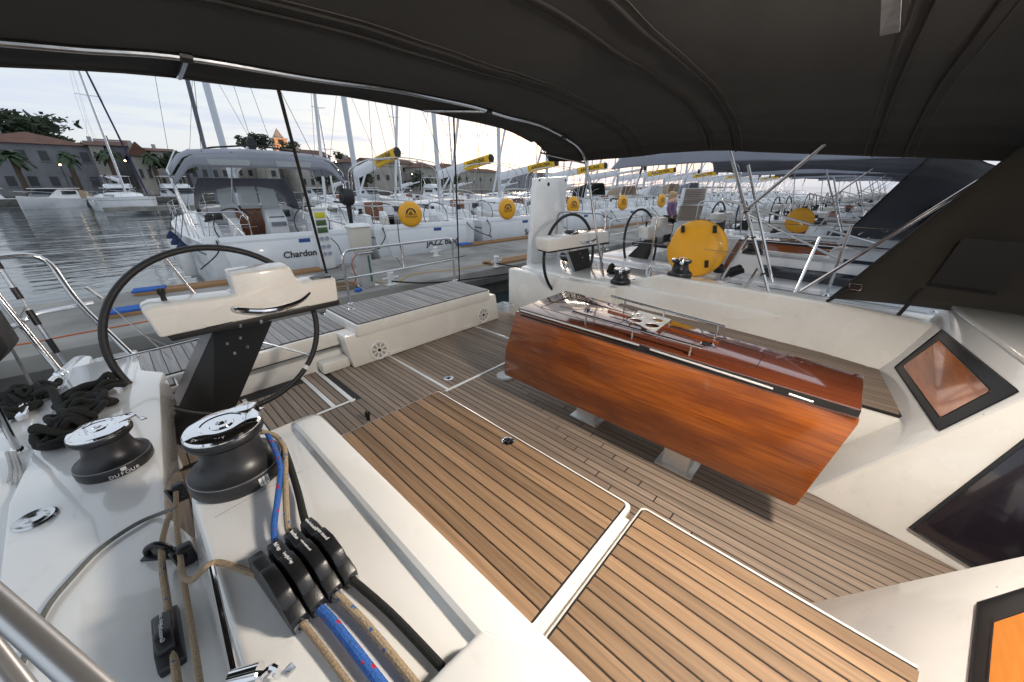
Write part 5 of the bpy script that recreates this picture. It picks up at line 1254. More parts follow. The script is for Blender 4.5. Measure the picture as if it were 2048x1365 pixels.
# the first yacht: grey canopy, sprayhood with clear windows, outboard, fenders
def on_ch(x, y, z): return V(x, y, z)
def chpart(mb, name, m, **k):
    o = mb.build(name, m, None, **k); o.parent = ch; return o
M['fabricpale'] = mat('canopy_fabric_pale', (.30, .31, .355), .85, var=.1, vscale=2, sheen=.2)
def cbim(u, v):
    x = -1.85+3.7*u; e = abs(x)/1.85; y = .75+2.75*v
    return V(x, y, 3.08-.12*e*e-.42*max(0, e-.80)/.2*e+.03*math.sin(v*math.pi)-(.10 if v < .05 else 0))
cbm = chpart(MB().grid(cbim, 24, 10), 'bimini', M['fabricpale'], thick=.01, ang=70)
vl = MB().grid(lambda u, v: V(-1.80+3.6*u, .74, 2.98-.12*(2*u-1)**2-.42*max(0, abs(2*u-1)-.80)/.2-.30*v*(1-.5*abs(2*u-1)**3)), 24, 3)
o = vl.build('valance', M['fabricpale'], None, thick=.006); o.parent = cbm
for x0 in (-.72, .62):
    o = MB().prism([V(x0-.42, .725, 2.84), V(x0+.42, .725, 2.84), V(x0+.38, .725, 2.72), V(x0-.38, .725, 2.72)], (0, -.004, 0)).build('clear_window', M['vinyl'], None); o.parent = cbm
chpart(MB().tube(arch(1.45, 3.0, 3.10, 1.4, 0, r=.2), .02, 7), 'bimini_rail', M['blackmat'])
for s_ in (-1, 1):
    for pts, r_ in (([V(s_*1.72, .35, 1.2), V(s_*1.84, .9, 2.62), V(s_*1.6, 1.2, 3.0)], .016), ([V(s_*1.78, .6, 1.2), V(s_*1.84, 1.1, 2.62)], .016), ([V(s_*.62, .75, 3.02), V(s_*.80, 1.3, 1.95), V(s_*.62, .95, 1.45)], .014), ([V(s_*1.75, 3.2, 2.7), V(s_*1.6, 2.4, 1.25)], .012)):
        chpart(MB().tube(pts, r_, 7), 'bimini_leg', M['steel'])
def csp(u, v):
    a = math.pi*u; return V(-1.38*math.cos(a)*(1-.1*v), 4.2+1.0*v, 1.55+(.95-.42*v)*min(1, math.sin(a)*1.7))
chs = chpart(MB().grid(csp, 20, 5), 'sprayhood', M['fabricblue'], thick=.01, ang=70)
for u0, u1 in ((.17, .36), (.385, .60), (.625, .83)):
    wv = MB().grid(lambda u, v: csp(u0+(u1-u0)*u, .2+.65*v)*1.0+V(0, -.05, .02)-V(0, 0, .0), 6, 2)
    q = [V(-1.2+2.4*u0*1.0, 4.15, 1.62), V(-1.2+2.4*u1, 4.15, 1.62), V(-1.15+2.3*u1, 4.2, 2.28-.9*abs(u1-.5)**2), V(-1.15+2.3*u0, 4.2, 2.28-.9*abs(u0-.5)**2)]
    o = MB().prism(q, (0, -.012, 0)).build('clear_window', M['vinyl'], None); o.parent = chs
chpart(MB().hexa([V(-.16, 1.5, .72), V(.36, 1.5, .72), V(.36, 2.3, .72), V(-.16, 2.3, .72)], [V(-.10, 1.45, 1.45), V(.34, 1.45, 1.45), V(.34, 1.75, 1.70), V(-.10, 1.75, 1.70)]), 'helm_console', M['gelfar'], bevel=.03)
chpart(MB().prism([V(-.06, 1.43, 1.28), V(.30, 1.43, 1.28), V(.30, 1.52, 1.52), V(-.06, 1.52, 1.52)], (0, -.012, .004)), 'chart_plotter', mat('plotter_screen', (.10, .13, .16), .15, coat=.5), bevel=.004)
p = on_boat(ch, (1.58, .12, 1.25))
ob_ = thing('outboard_motor', p, 'black outboard motor clamped to the stern rail of the first yacht', 'motor')
MB().sections([[p+V(x*s+.0, y*s2, z) for x, y in ((-.14, -.12), (.14, -.12), (.18, .06), (.12, .16), (-.12, .16), (-.18, .06), (-.14, -.12))] for s, s2, z in ((.55, .6, .55), (.95, .95, .62), (1.05, 1.05, .76), (.95, .95, .90), (.6, .6, .97))]).build('cowling', M['blackpl'], ob_, ang=50)
MB().tube([p+V(0, 0, .58), p+V(.0, .02, -.05)], [.07, .045], 10).build('shaft', M['blackpl'], ob_)
MB().tube([p+V(-.1, -.05, .62), p+V(-.42, -.12, .66)], .022, 8).build('tiller', M['blackpl'], ob_)
MB().box(p+V(0, .0, -.08), (.06, .22, .12)).build('gear_case', M['blackpl'], ob_, bevel=.02)
for lp_, lab in (((-2.03, .9, .28), 'white fender with navy top hanging at the stern corner of the first yacht'), ((-2.08, 2.0, .3), 'white fender with navy top hanging second from the stern of the first yacht'), ((-2.12, 3.6, .3), 'white fender with navy top farthest from the stern of the first yacht')):
    p = on_boat(ch, lp_); t = thing('fender', p, lab, 'fender')
    MB().lathe([(.03, 0), (.09, .03), (.13, .10), (.13, .62), (.12, .66)], 14, p).build('body', M['white'], t)
    MB().lathe([(.125, .64), (.12, .70), (.05, .80), (.02, .84), (0, .84)], 14, p).build('top', M['navy'], t)
    MB().tube([p+V(0, 0, .83), p+V(.22, .02, 1.45)], .008, 5).build('lanyard', M['ropeblack'], t)
# ================================================================ sister yachts moored on our side
OWN = Vector(yacht.location)
M['hoodgrey'] = mat('hood_fabric_grey', (.07, .074, .088), .85, var=.12, vscale=3, sheen=.2)
def adopt_copy(o, root, m=None):
    c = o.copy(); COL.objects.link(c); c.parent = root; c.matrix_parent_inverse = Matrix.Translation(-OWN)
    for k in list(c.keys()): del c[k]
    if m is not None and len(c.material_slots):
        c.material_slots[0].link = 'OBJECT'; c.material_slots[0].material = m
    return c
def basename(o): return o.name.split('.')[0]
skip = {'transom_well', 'companionway_back', 'companionway_step', 'drain', 'line_cover', 'rubbing_strake', 'inspection_cover', 'lift_ring', 'step', 'step_pad'}
src = [c for c in yacht.children if basename(c) not in skip]
sister = ['next white yacht to port with blue-grey canopy, beyond the yellow cover', 'second white yacht to port with blue-grey canopy', 'third white yacht to port, mostly hidden behind canopies', 'fourth white yacht to port, seen as a far canopy', 'fifth white yacht to port, seen between the stainless legs']
hb_ = MB().sections([[p+V(1.8, 0, 0) for p in r] for r in ([[V(x, y, z) for x, z in ((-b, zt), (-b*.97, -.3), (-b*.85, -.98), (0, -1.3), (b*.85, -.98), (b*.97, -.3), (b, zt))] for y, b, zt in ((3.7, 1.95, -.1), (1, 2.3, -.1), (-1.1, 2.36, -.1), (-1.25, 2.36, .55), (-5, 2.0, .55), (-8, 1.0, .55), (-9.6, .05, .55))])])
own_hull = hb_.build('hull', M['gel'], yacht, ang=50)
dkf = MB().sections([[V(1.8-b, y, .56), V(1.8, y, .66), V(1.8+b, y, .56)] for y, b in ((-1.2, 2.32), (-5, 2.0), (-8, 1.0), (-9.6, .05))], cap=False).build('foredeck', M['gel'], yacht)
src += [own_hull, dkf]
roots = []
for k, lab in enumerate(sister):
    dx = 4.85*(k+1)
    r = thing('sister_yacht', OWN+V(dx, PS*dx*.6, 0), lab, 'yacht', 'sister yachts moored to port')
    roots.append(r)
    for c in src:
        nm = basename(c)
        m_ = {'cockpit_sole': M['teakgrey'], 'coaming': M['gelfar'], 'cockpit_seat': M['gelfar'], 'stern_bench': M['gelfar'], 'helm_seat': M['gelfar'], 'side_deck': M['gelfar'], 'gunwale': M['gelfar']}.get(nm)
        adopt_copy(c, r, m_)
    for src_t, ms in ((table, None), (hs1, None), (hs2, None), (bim, {'canopy': M['fabricblue']}), (fr_, None), (sh, {'hood': M['hoodgrey']}), (lr, None), (sr, None)):
        if k > 1 and src_t in (sr,): continue
        for c in src_t.children:
            nm = basename(c)
            if nm in ('seam', 'hem', 'inlay_line', 'rail_post', 'bolt', 'tie_strap', 'stitching', 'label_patch', 'screw', 'strap', 'clamp', 'lid_latch', 'leg') and not (nm == 'leg' and src_t is fr_ and c.location.length < 1 and False): 
                if nm != 'leg': continue
            nc = adopt_copy(c, r, (ms or {}).get(nm))
            if nm in ('hood', 'hood_hoop'): nc.location = (.05, .38, -.04)
            if nm == 'steering_wheel':
                for g in c.children:
                    if basename(g) in ('spoke', 'hub'):
                        gg = g.copy(); COL.objects.link(gg); gg.parent = nc
    # dark winches of the sister yacht
    for wsrc in (bd1, bd2): adopt_copy(wsrc, r)
    sd = MB().box(OWN+V(-2.0, -.9, 1.62), (.02, 1.15, .20)).build('hull_window', M['window'], None, bevel=.003); sd.parent = r; sd.matrix_parent_inverse = Matrix.Translation(-OWN)
    cx_ = MB().prism([OWN+V(-1.85, -6, 1.62), OWN+V(-1.85, -.8, 1.62), OWN+V(-1.35, -.8, 1.62), OWN+V(-1.2, -6, 1.62)], (.25, 0, .26)).build('cabin_trunk', M['gelfar'], None, bevel=.06); cx_.parent = r; cx_.matrix_parent_inverse = Matrix.Translation(-OWN)
    wn_ = MB().prism([OWN+V(-1.855, -1.9, 1.70), OWN+V(-1.855, -.95, 1.70), OWN+V(-1.74, -.95, 1.82), OWN+V(-1.74, -1.9, 1.82)], (-.012, 0, .004)).build('cabin_window', M['window'], None); wn_.parent = cx_
# their yellow covers
for k, (dx, lab) in enumerate(((5.7, 'yellow life ring cover on the far side of the next yacht to port'),)):
    t = thing('life_ring_cover', (4.22+dx, 1.27+PS*dx*.6, .58), lab, 'life ring')
    t.scale = (.85, .85, .85); c = rc.copy(); COL.objects.link(c); c.parent = t; c.matrix_parent_inverse = Matrix.Translation(-V(4.22, 1.27, .58))
# upright teak gangway on a sister yacht
g4 = [at(x, y, Y=3.7) for x, y in ((1369, 377), (1415, 377), (1409, 412), (1362, 412))]
gt = thing('gangway', g4[3], 'teak slatted gangway standing upright beside the woman', 'gangway')
fr2 = MB().prism(g4, (.02, .06, 0)).build('frame', M['gelfar'], gt, bevel=.01)
u = g4[1]-g4[0]; d = g4[3]-g4[0]
for k in range(9):
    a, b = g4[0]+d*(k+.12)/9+u*.06, g4[0]+d*(k+.88)/9+u*.06
    MB().prism([a, a+u*.88, b+u*.88, b], (0, -.02, 0)).build('slat', M['teakgrey'], gt)
MB().prism([at(x, y, Y=3.72) for x, y in ((1365, 412), (1407, 412), (1398, 442), (1355, 442))], (.02, .06, 0)).build('lower_panel', M['teakgrey'], gt)
# white sprayhoods / canvas seen over the sterns across the pier
def hood(px, py, Y, w, h, m, label, yaw=0):
    c = at(px, py, Y=Y); t = thing('sprayhood', c, label, 'sprayhood', 'canvas hoods on yachts across the pier')
    MB().grid(lambda u, v: c+V(-w*math.cos(math.pi*u)*(1-.15*v), 1.1*v, h*min(1, 1.5*math.sin(math.pi*u))*(1-.35*v)), 16, 5).build('canvas', m, t, thick=.01, ang=70)
    MB().tube([c+V(-w*math.cos(math.pi*u), 0, h*min(1, 1.5*math.sin(math.pi*u))) for u in np.linspace(0, 1, 15)], .016, 6).build('hoop', M['steel'], t)
hood(1190, 398, 13.5, 1.3, .95, M['fabric'], 'dark canvas hood behind the port wheel across the pier')
hood(1255, 400, 13.0, 1.3, .9, M['tan'], 'tan canvas hood on a yacht across the pier')
hood(1310, 398, 12.6, 1.3, .9, M['alulight'], 'white canvas hood on a yacht across the pier')
hood(1345, 392, 12.4, 1.3, .9, M['tan'], 'tan canvas hood beyond the woman on the pier')
hood(1385, 388, 12.0, 1.4, .9, M['fabricblue'], 'grey canvas hood right of the woman across the pier')

# ---- woman standing on the pier
PW = at(1342, 470, Z=DZ); 
_d = ray(1347, 400); _d = _d/np.linalg.norm(_d); PW = V(*(EYE+_d*13.2)); PW.z = DZ
pw = thing('person', PW, 'woman in a purple pullover and dark trousers with long fair hair standing on the pier', 'person')
def skin_body(name, joints, edges, radii, m, parent, sub=2):
    me = bpy.data.meshes.new(name); me.from_pydata([tuple(p) for p in joints], edges, [])
    o = bpy.data.objects.new(name, me); COL.objects.link(o); me.materials.append(m)
    md = o.modifiers.new('skin', 'SKIN'); md.use_smooth_shade = True
    for i, r in enumerate(radii): me.skin_vertices[0].data[i].radius = (r[0], r[1]) if isinstance(r, tuple) else (r, r)
    me.skin_vertices[0].data[0].use_root = True
    sd_ = o.modifiers.new('sub', 'SUBSURF'); sd_.levels = 1; sd_.render_levels = sub
    adopt(o, parent); return o
J = lambda x, y, z: PW+V(x, y, z)
sk = mat('skin', (.55, .32, .23), .5); pul = mat('purple_knit', (.20, .11, .22), .9, bump=.3, bscale=200, sheen=.3); trs = mat('dark_trousers', (.018, .018, .022), .85); hr = mat('fair_hair', (.50, .33, .16), .55, var=.2, vscale=30, stretch=(40, 40, 4))
jo = [J(0, 0, .92), J(0, 0, 1.10), J(.01, 0, 1.28), J(.01, 0, 1.40), J(.01, -.01, 1.48), J(0, -.01, 1.56), J(0, -.01, 1.64),
      J(-.19, 0, 1.36), J(-.25, .02, 1.12), J(-.20, -.10, .93), J(-.17, -.14, .86), J(.20, 0, 1.36), J(.27, .03, 1.12), J(.25, -.06, .92), J(.24, -.09, .85),
      J(-.10, 0, .86), J(-.11, .02, .48), J(-.11, .04, .09), J(-.11, -.10, .04), J(.10, 0, .86), J(.13, -.02, .48), J(.14, .05, .09), J(.14, -.09, .04)]
ed = [(0, 1), (1, 2), (2, 3), (3, 4), (4, 5), (5, 6), (3, 7), (7, 8), (8, 9), (9, 10), (3, 11), (11, 12), (12, 13), (13, 14), (0, 15), (15, 16), (16, 17), (17, 18), (0, 19), (19, 20), (20, 21), (21, 22)]
rd = [(.16, .115), (.13, .095), (.15, .105), (.13, .085), .05, .085, .075, .062, .046, .036, .03, .062, .046, .036, .03, .085, .06, .042, .035, .085, .06, .042, .035]
skin_body('body', jo, ed, rd, sk, pw)
skin_body('pullover', [jo[0]+V(0, 0, -.02), jo[1], jo[2], jo[3], jo[7], jo[8], jo[9], jo[11], jo[12], jo[13]], [(0, 1), (1, 2), (2, 3), (3, 4), (4, 5), (5, 6), (3, 7), (7, 8), (8, 9)], [(.185, .135), (.155, .115), (.175, .125), (.15, .10), .082, .066, .05, .082, .066, .05], pul, pw)
skin_body('trousers', [jo[0], jo[15], jo[16], jo[17], jo[19], jo[20], jo[21]], [(0, 1), (1, 2), (2, 3), (0, 4), (4, 5), (5, 6)], [(.172, .125), .10, .072, .055, .10, .072, .055], trs, pw)
skin_body('hair', [J(0, .02, 1.66), J(0, .05, 1.56), J(.01, .07, 1.42), J(.02, .08, 1.26)], [(0, 1), (1, 2), (2, 3)], [(.115, .115), (.14, .115), (.14, .085), (.10, .05)], hr, pw)
# ================================================================ far shore
LZ = .0
M['land'] = mat('quay_paving', (.20, .19, .17), .9, var=.15, vscale=.4)
M['stonew'] = mat('house_render', (.38, .355, .32), .9, var=.16, vscale=.5, objvar=.12)
M['stoneg'] = mat('grey_render', (.22, .22, .24), .9, var=.2, vscale=.5, objvar=.12)
M['tile'] = mat('roof_tile', (.125, .06, .042), .9, var=.25, vscale=.9, bump=.5, bscale=4, objvar=.15)
M['shutter'] = mat('dark_window', (.03, .035, .04), .3)
M['bark'] = mat('bark', (.09, .065, .045), .9, var=.2)
M['leaf'] = mat('pine_leaf', (.028, .045, .020), .8, var=.35, vscale=.8, objvar=.1)
M['palm'] = mat('palm_leaf', (.035, .06, .025), .7, var=.3, vscale=2)
M['church'] = mat('church_stone', (.42, .33, .25), .9, var=.15, vscale=.5)
Q0 = 99.0
tag(MB().prism([V(-600, Q0, -3), V(45, Q0, -3), V(130, Q0+25, -3), V(1200, Q0+130, -3), V(2500, 1500, -3), V(2500, 2500, -3), V(-2500, 2500, -3), V(-600, Q0+20, -3)], (0, 0, 3+LZ)).build('land', M['land'], smooth=False), kind='structure')
tag(MB().box((-200, Q0-.25, -.5), (520, .5, 1.1)).build('quay_wall', M['concdark']), kind='structure')
def house(name, label, pxl, pxr, eave, Y, depth, mwall, roof=('hip', 1.65), wins=(3, 2), cat='house', zoff=0, dormer=False):
    a, b = at(pxl, eave, Y=Y), at(pxr, eave, Y=Y); ze = (a.z+b.z)/2; x0, x1 = a.x, b.x
    t = thing(name, ((x0+x1)/2, Y, LZ), label, cat, 'houses along the harbour front')
    wall = MB().box(((x0+x1)/2, Y+depth/2, (ze+LZ)/2), (x1-x0, depth, ze-LZ)).build('wall', mwall, t)
    kind, rh = roof; o = .5; w = x1-x0
    A = [V(x0-o, Y-o, ze), V(x1+o, Y-o, ze), V(x1+o, Y+depth+o, ze), V(x0-o, Y+depth+o, ze)]
    rb_ = MB(); xm, ym = (x0+x1)/2, Y+depth/2
    if kind == 'hip':
        k = min(w*.5, depth*.5)*.95
        if w >= depth: r0, r1 = V(x0+k, ym, ze+rh), V(x1-k, ym, ze+rh); rb_.add(A+[r0, r1], [[0, 1, 5, 4], [1, 2, 5], [2, 3, 4, 5], [3, 0, 4], [3, 2, 1, 0]])
        else: r0, r1 = V(xm, Y+k, ze+rh), V(xm, Y+depth-k, ze+rh); rb_.add(A+[r0, r1], [[0, 1, 4], [1, 2, 5, 4], [2, 3, 5], [3, 0, 4, 5], [3, 2, 1, 0]])
    elif kind == 'ridge':
        r0, r1 = V(x0-o, ym, ze+rh), V(x1+o, ym, ze+rh); rb_.add(A+[r0, r1], [[0, 1, 5, 4], [1, 2, 5], [2, 3, 4, 5], [3, 0, 4], [3, 2, 1, 0]])
    elif kind == 'gable':
        r0, r1 = V(xm, Y-o, ze+rh), V(xm, Y+depth+o, ze+rh); rb_.add([p+V(0, 0, .15) for p in A]+[r0+V(0, 0, .15), r1+V(0, 0, .15)]+A, [[0, 4, 5, 3], [4, 1, 2, 5], [6, 7, 1, 4, 0], [9, 8, 2, 5, 3], [9, 8, 7, 6]])
        MB().add([V(x0, Y-.02, ze), V(x1, Y-.02, ze), V(xm, Y-.02, ze+rh*w/(w+1))], [[0, 1, 2]]).build('gable', mwall, t)
    else: rb_.box((xm, ym, ze+.15), (w+.4, depth+.4, .3))
    rf = rb_.build('roof', M['tile'] if kind != 'flat' else mwall, t, smooth=False)
    MB().box((x0+w*.3, ym-depth*.15, ze+rh*.8), (.6, .6, 1.6)).build('chimney', mwall, rf)
    n, m_ = wins; H = ze-LZ
    for j in range(m_):
        for i in range(n):
            cx_, cz = x0+w*(i+.5)/n, LZ+H*(j+.55)/m_
            wo_ = MB().box((cx_, Y-.03, cz), (min(1.1, w/n*.42), .1, min(1.6, H/m_*.5))).build('window', M['shutter'], wall)
            MB().box((cx_, Y-.08, cz-min(1.6, H/m_*.5)/2-.06), (min(1.4, w/n*.55), .2, .12)).build('window_sill', mwall, t)
    if dormer:
        for i in range(3):
            cx_ = x0+w*(i+.6)/3.2; c = MB().prism([V(cx_-.9, Y+.8, ze+.3), V(cx_+.9, Y+.8, ze+.3), V(cx_+.9, Y+.8, ze+1.3), V(cx_, Y+.8, ze+2.0), V(cx_-.9, Y+.8, ze+1.3)], (0, 2.5, 0)).build('dormer', mwall, rf)
    return t
house('house', 'long grey house with hipped tile roof at the far left of the quay', -90, 178, 287, 108, 16, M['stoneg'], ('hip', 2.31), (6, 2))
house('house', 'pale house end wall right of the long grey house', 176, 205, 291, 106, 12, M['stonew'], ('ridge', 1.10), (2, 2))
house('house', 'low dark house behind the leaning mast', 200, 262, 292, 112, 10, M['stoneg'], ('ridge', 1.43), (3, 2))
house('house', 'pale gabled house with its point facing the water', 262, 296, 313, 104, 11, M['stonew'], ('gable', 2.31), (2, 1))
house('house', 'pale flat-fronted house with balconies beside the palm', 300, 350, 303, 112, 12, M['stonew'], ('ridge', 0.88), (3, 2))
house('house', 'red roofed house left of the grey canopy', 368, 432, 314, 118, 12, M['stoneg'], ('ridge', 1.21), (3, 1))
house('house', 'gabled house with red roof above the grey canopy', 432, 470, 316, 126, 12, M['stonew'], ('hip', 1.65), (2, 1))
house('house', 'long house with three dormers under the umbrella pines', 462, 560, 316, 138, 14, M['stonew'], ('ridge', 2.20), (5, 1), dormer=True)
house('house', 'small white gabled house below the dormers', 528, 552, 317, 126, 10, M['stonew'], ('gable', 1.76), (1, 1))
house('house', 'white house with red roof directly below the church tower', 560, 600, 311, 132, 12, M['stonew'], ('ridge', 1.38), (3, 1))
house('house', 'tall white house with red roof right of the church tower', 588, 660, 312, 122, 14, M['stonew'], ('ridge', 1.98), (4, 2))
house('house', 'low roofed house behind the second mast', 686, 734, 326, 130, 12, M['stoneg'], ('hip', 1.65), (3, 1))
house('house', 'white house with dark openings behind the first yellow boom cover', 744, 800, 333, 120, 12, M['stonew'], ('flat', .6), (3, 1))
house('house', 'wide house with brown tile roof behind the yellow boom cover', 742, 832, 327, 136, 14, M['stonew'], ('ridge', 1.76), (5, 2))
house('house', 'red roofed house left of the third mast', 832, 884, 336, 128, 12, M['stonew'], ('hip', 2.20), (3, 1))
house('house', 'red roofed house right of the third mast', 878, 940, 340, 140, 14, M['stonew'], ('hip', 2.75), (4, 1))
house('house', 'pale far house left of the navy sail', 950, 1010, 345, 160, 14, M['stonew'], ('hip', 1.93), (3, 1))
house('house', 'long low far house behind the masts', 1020, 1130, 350, 220, 16, M['stoneg'], ('hip', 2.20), (6, 1))

# church tower
c = at(563, 305, Y=168); tw = thing('church_tower', V(c.x, c.y, LZ), 'stone church tower with pointed spire rising above the roofs', 'church tower')
hw = 2.1; zb = at(563, 292, Y=168).z
MB().box((c.x, c.y, zb/2), (2*hw, 2*hw, zb)).build('shaft', M['church'], tw)
zt = at(559, 279, Y=168).z
bel = MB()
for sx in (-1, 1):
    for sy in (-1, 1): bel.box((c.x+sx*hw*.72, c.y+sy*hw*.72, (zb+zt)/2), (hw*.5, hw*.5, zt-zb))
bel.box((c.x, c.y, zb+.2), (2*hw+.5, 2*hw+.5, .4)); bel.box((c.x, c.y, zt), (2*hw+.5, 2*hw+.5, .5)); bel.build('belfry', M['church'], tw)
MB().box((c.x, c.y, (zb+zt)/2), (hw*.9, hw*.9, zt-zb)).build('bell_chamber', M['shutter'], tw)
zs_ = at(556, 258, Y=168).z
MB().lathe([(hw*.98, zt+.25), (hw*.75, zt+(zs_-zt)*.3), (.12, zs_), (0, zs_+.3)], 8, (c.x, c.y, 0)).build('spire', M['church'], tw, smooth=False)
fl_ = bpy.data.lights.new('tower_floodlight', 'SPOT'); fl_.energy = 5500; fl_.color = (1, .48, .2); fl_.spot_size = R(50); fl_.shadow_soft_size = .3
fo = bpy.data.objects.new('tower_floodlight', fl_); COL.objects.link(fo); fo.location = (c.x-3, c.y-12, 12); fo.rotation_euler = (V(c.x, c.y, zt-2)-fo.location).to_track_quat('-Z', 'Y').to_euler()

# trees
def leaves(mb, c, rx, ry, rz, n, s, rnd, flat=.5):
    for _ in range(n):
        while True:
            p = V(rnd.uniform(-1, 1), rnd.uniform(-1, 1), rnd.uniform(-1, 1))
            if .35 < p.length < 1: break
        p = V(p.x*rx, p.y*ry, p.z*rz)+c
        a = V(rnd.gauss(0, 1), rnd.gauss(0, 1), rnd.gauss(0, flat)).normalized(); b = a.orthogonal().normalized()*rnd.uniform(.5, 1)
        q = s*rnd.uniform(.6, 1.3)
        mb.add([p-a*q, p+b*q*.6, p+a*q, p-b*q*.6], [[0, 1, 2, 3]])
def tree(name, label, px, py, Y, rx, rz, seed, clumps=9, n=90, s=.55, trunk=True, cat='tree', grp='trees on the shore'):
    rnd = random.Random(seed); c = at(px, py, Y=Y)
    t = thing(name, V(c.x, c.y, LZ), label, cat, grp); mb = MB()
    cs_ = []
    for k in range(clumps):
        a = rnd.uniform(0, 6.283); r = rnd.uniform(.1, .8)
        q = c+V(rx*r*math.cos(a), rx*r*math.sin(a)*.8, rz*rnd.uniform(-.6, .7)); cs_.append(q)
        leaves(mb, q, rx*rnd.uniform(.28, .5), rx*.4, rz*rnd.uniform(.3, .5), n, s, rnd)
    mb.build('crown', M['leaf'], t, smooth=False)
    if trunk:
        tb = MB(); base = V(c.x, c.y, LZ); top_ = c+V(rnd.uniform(-.5, .5), 0, -rz*.3)
        tb.tube([base, base.lerp(top_, .5)+V(.2, 0, 0), top_], [.35, .26, .16], 8)
        for q in cs_[:6]: tb.tube([top_-V(0, 0, .6), q], [.12, .04], 5)
        tb.build('trunk', M['bark'], t)
    return t
tree('pine_tree', 'broad dark pine mass above the long grey house', 4, 258, 150, 11, 4.5, 1, 18, 120, .8)
tree('pine_tree', 'dark pine sloping down right of the pine mass', 52, 268, 146, 7, 2.6, 2, 10, 90, .7)
tree('umbrella_pine', 'left umbrella pine standing against the sky by the tower', 497, 287, 160, 3.2, 2.2, 3, 9, 70, .55)
tree('umbrella_pine', 'right wider umbrella pine standing against the sky by the tower', 521, 284, 158, 4.6, 2.7, 4, 12, 80, .55)
tree('shore_tree', 'dark round tree beside the church tower', 578, 302, 150, 4.5, 2.6, 5, 9, 70, .6)
tree('shore_tree', 'dark leafy trees left of the furled sail', 352, 330, 104, 3.6, 2.6, 6, 10, 90, .5)
tree('shore_tree', 'dark tree below the tall white house', 648, 345, 112, 3.6, 4.2, 7, 9, 80, .5)
tree('shore_tree', 'dark tree under the first yellow boom cover', 728, 348, 112, 4.2, 3.4, 8, 9, 80, .5)
tree('shore_tree', 'dark tree behind the third mast', 838, 358, 118, 5.0, 3.2, 9, 9, 80, .55)
tree('shore_tree', 'dark tree behind the first mast', 405, 322, 124, 4.5, 2.8, 10, 8, 70, .6)
tree('shore_tree', 'small dark tree on the skyline behind the second mast', 686, 318, 150, 3.5, 2.6, 11, 7, 60, .6)
tree('shore_tree', 'dark low trees behind the navy sail', 900, 358, 126, 6, 2.6, 12, 9, 80, .6)
def palm(label, px, py, Y, seed, rz=2.0):
    rnd = random.Random(seed); c = at(px, py, Y=Y); t = thing('palm_tree', V(c.x, c.y, LZ), label, 'palm', 'palms on the quay')
    MB().tube([V(c.x, c.y, LZ), c], [.38, .3], 8).build('trunk', M['bark'], t)
    cr3 = MB()
    for k in range(26):
        a = rnd.uniform(0, 6.283); el = rnd.uniform(-.5, 1.2); L_ = rz*rnd.uniform(.75, 1.05)
        pts = [c+V(math.cos(a)*math.cos(el)*L_*f, math.sin(a)*math.cos(el)*L_*f, math.sin(el)*L_*f-1.5*f*f) for f in np.linspace(0, 1, 6)]
        sd_ = V(-math.sin(a), math.cos(a), 0)
        for p, q, w0, w1 in zip(pts[:-1], pts[1:], (.1, .4, .5, .42, .25), (.4, .5, .42, .25, .04)): cr3.add([p-sd_*w0-V(0, 0, .15), p, q, q-sd_*w1-V(0, 0, .2)], [[0, 1, 2, 3]]); cr3.add([p+sd_*w0-V(0, 0, .15), p, q, q+sd_*w1-V(0, 0, .2)], [[0, 1, 2, 3]])
    cr3.build('crown', M['palm'], t, smooth=False)
palm('palm in front of the long grey house', 132, 312, 103, 1); palm('palm between the pale houses and the leaning mast', 213, 307, 102, 2); palm('palm in front of the balconies', 300, 312, 102, 3); palm('small palm at the far left of the quay', 20, 310, 103, 4, 2.4)
# street lamps
M['lampon'] = mat('street_lamp_glow', (1, .8, .5), .5, emit=(1, .72, .38), estr=9)
for px_, py_, Y, lab in ((672, 324, 116, 'lit street lamp beside the second mast, higher one'), (676, 341, 108, 'lit street lamp beside the second mast, lower one'), (824, 349, 112, 'lit street lamp left of the third mast'), (250, 322, 100, 'lit street lamp behind the leaning mast'), (120, 330, 101, 'small lit lamp in front of the long grey house')):
    p = at(px_, py_, Y=Y); t = thing('street_lamp', V(p.x, p.y, LZ), lab, 'street lamp', 'street lamps on the quay')
    MB().tube([V(p.x, p.y, LZ), p], .06, 6).build('post', M['winch'], t)
    MB().lathe([(0, -.16), (.11, -.1), (.14, 0), (.1, .1), (0, .14)], 10, p).build('globe', M['lampon'], t)

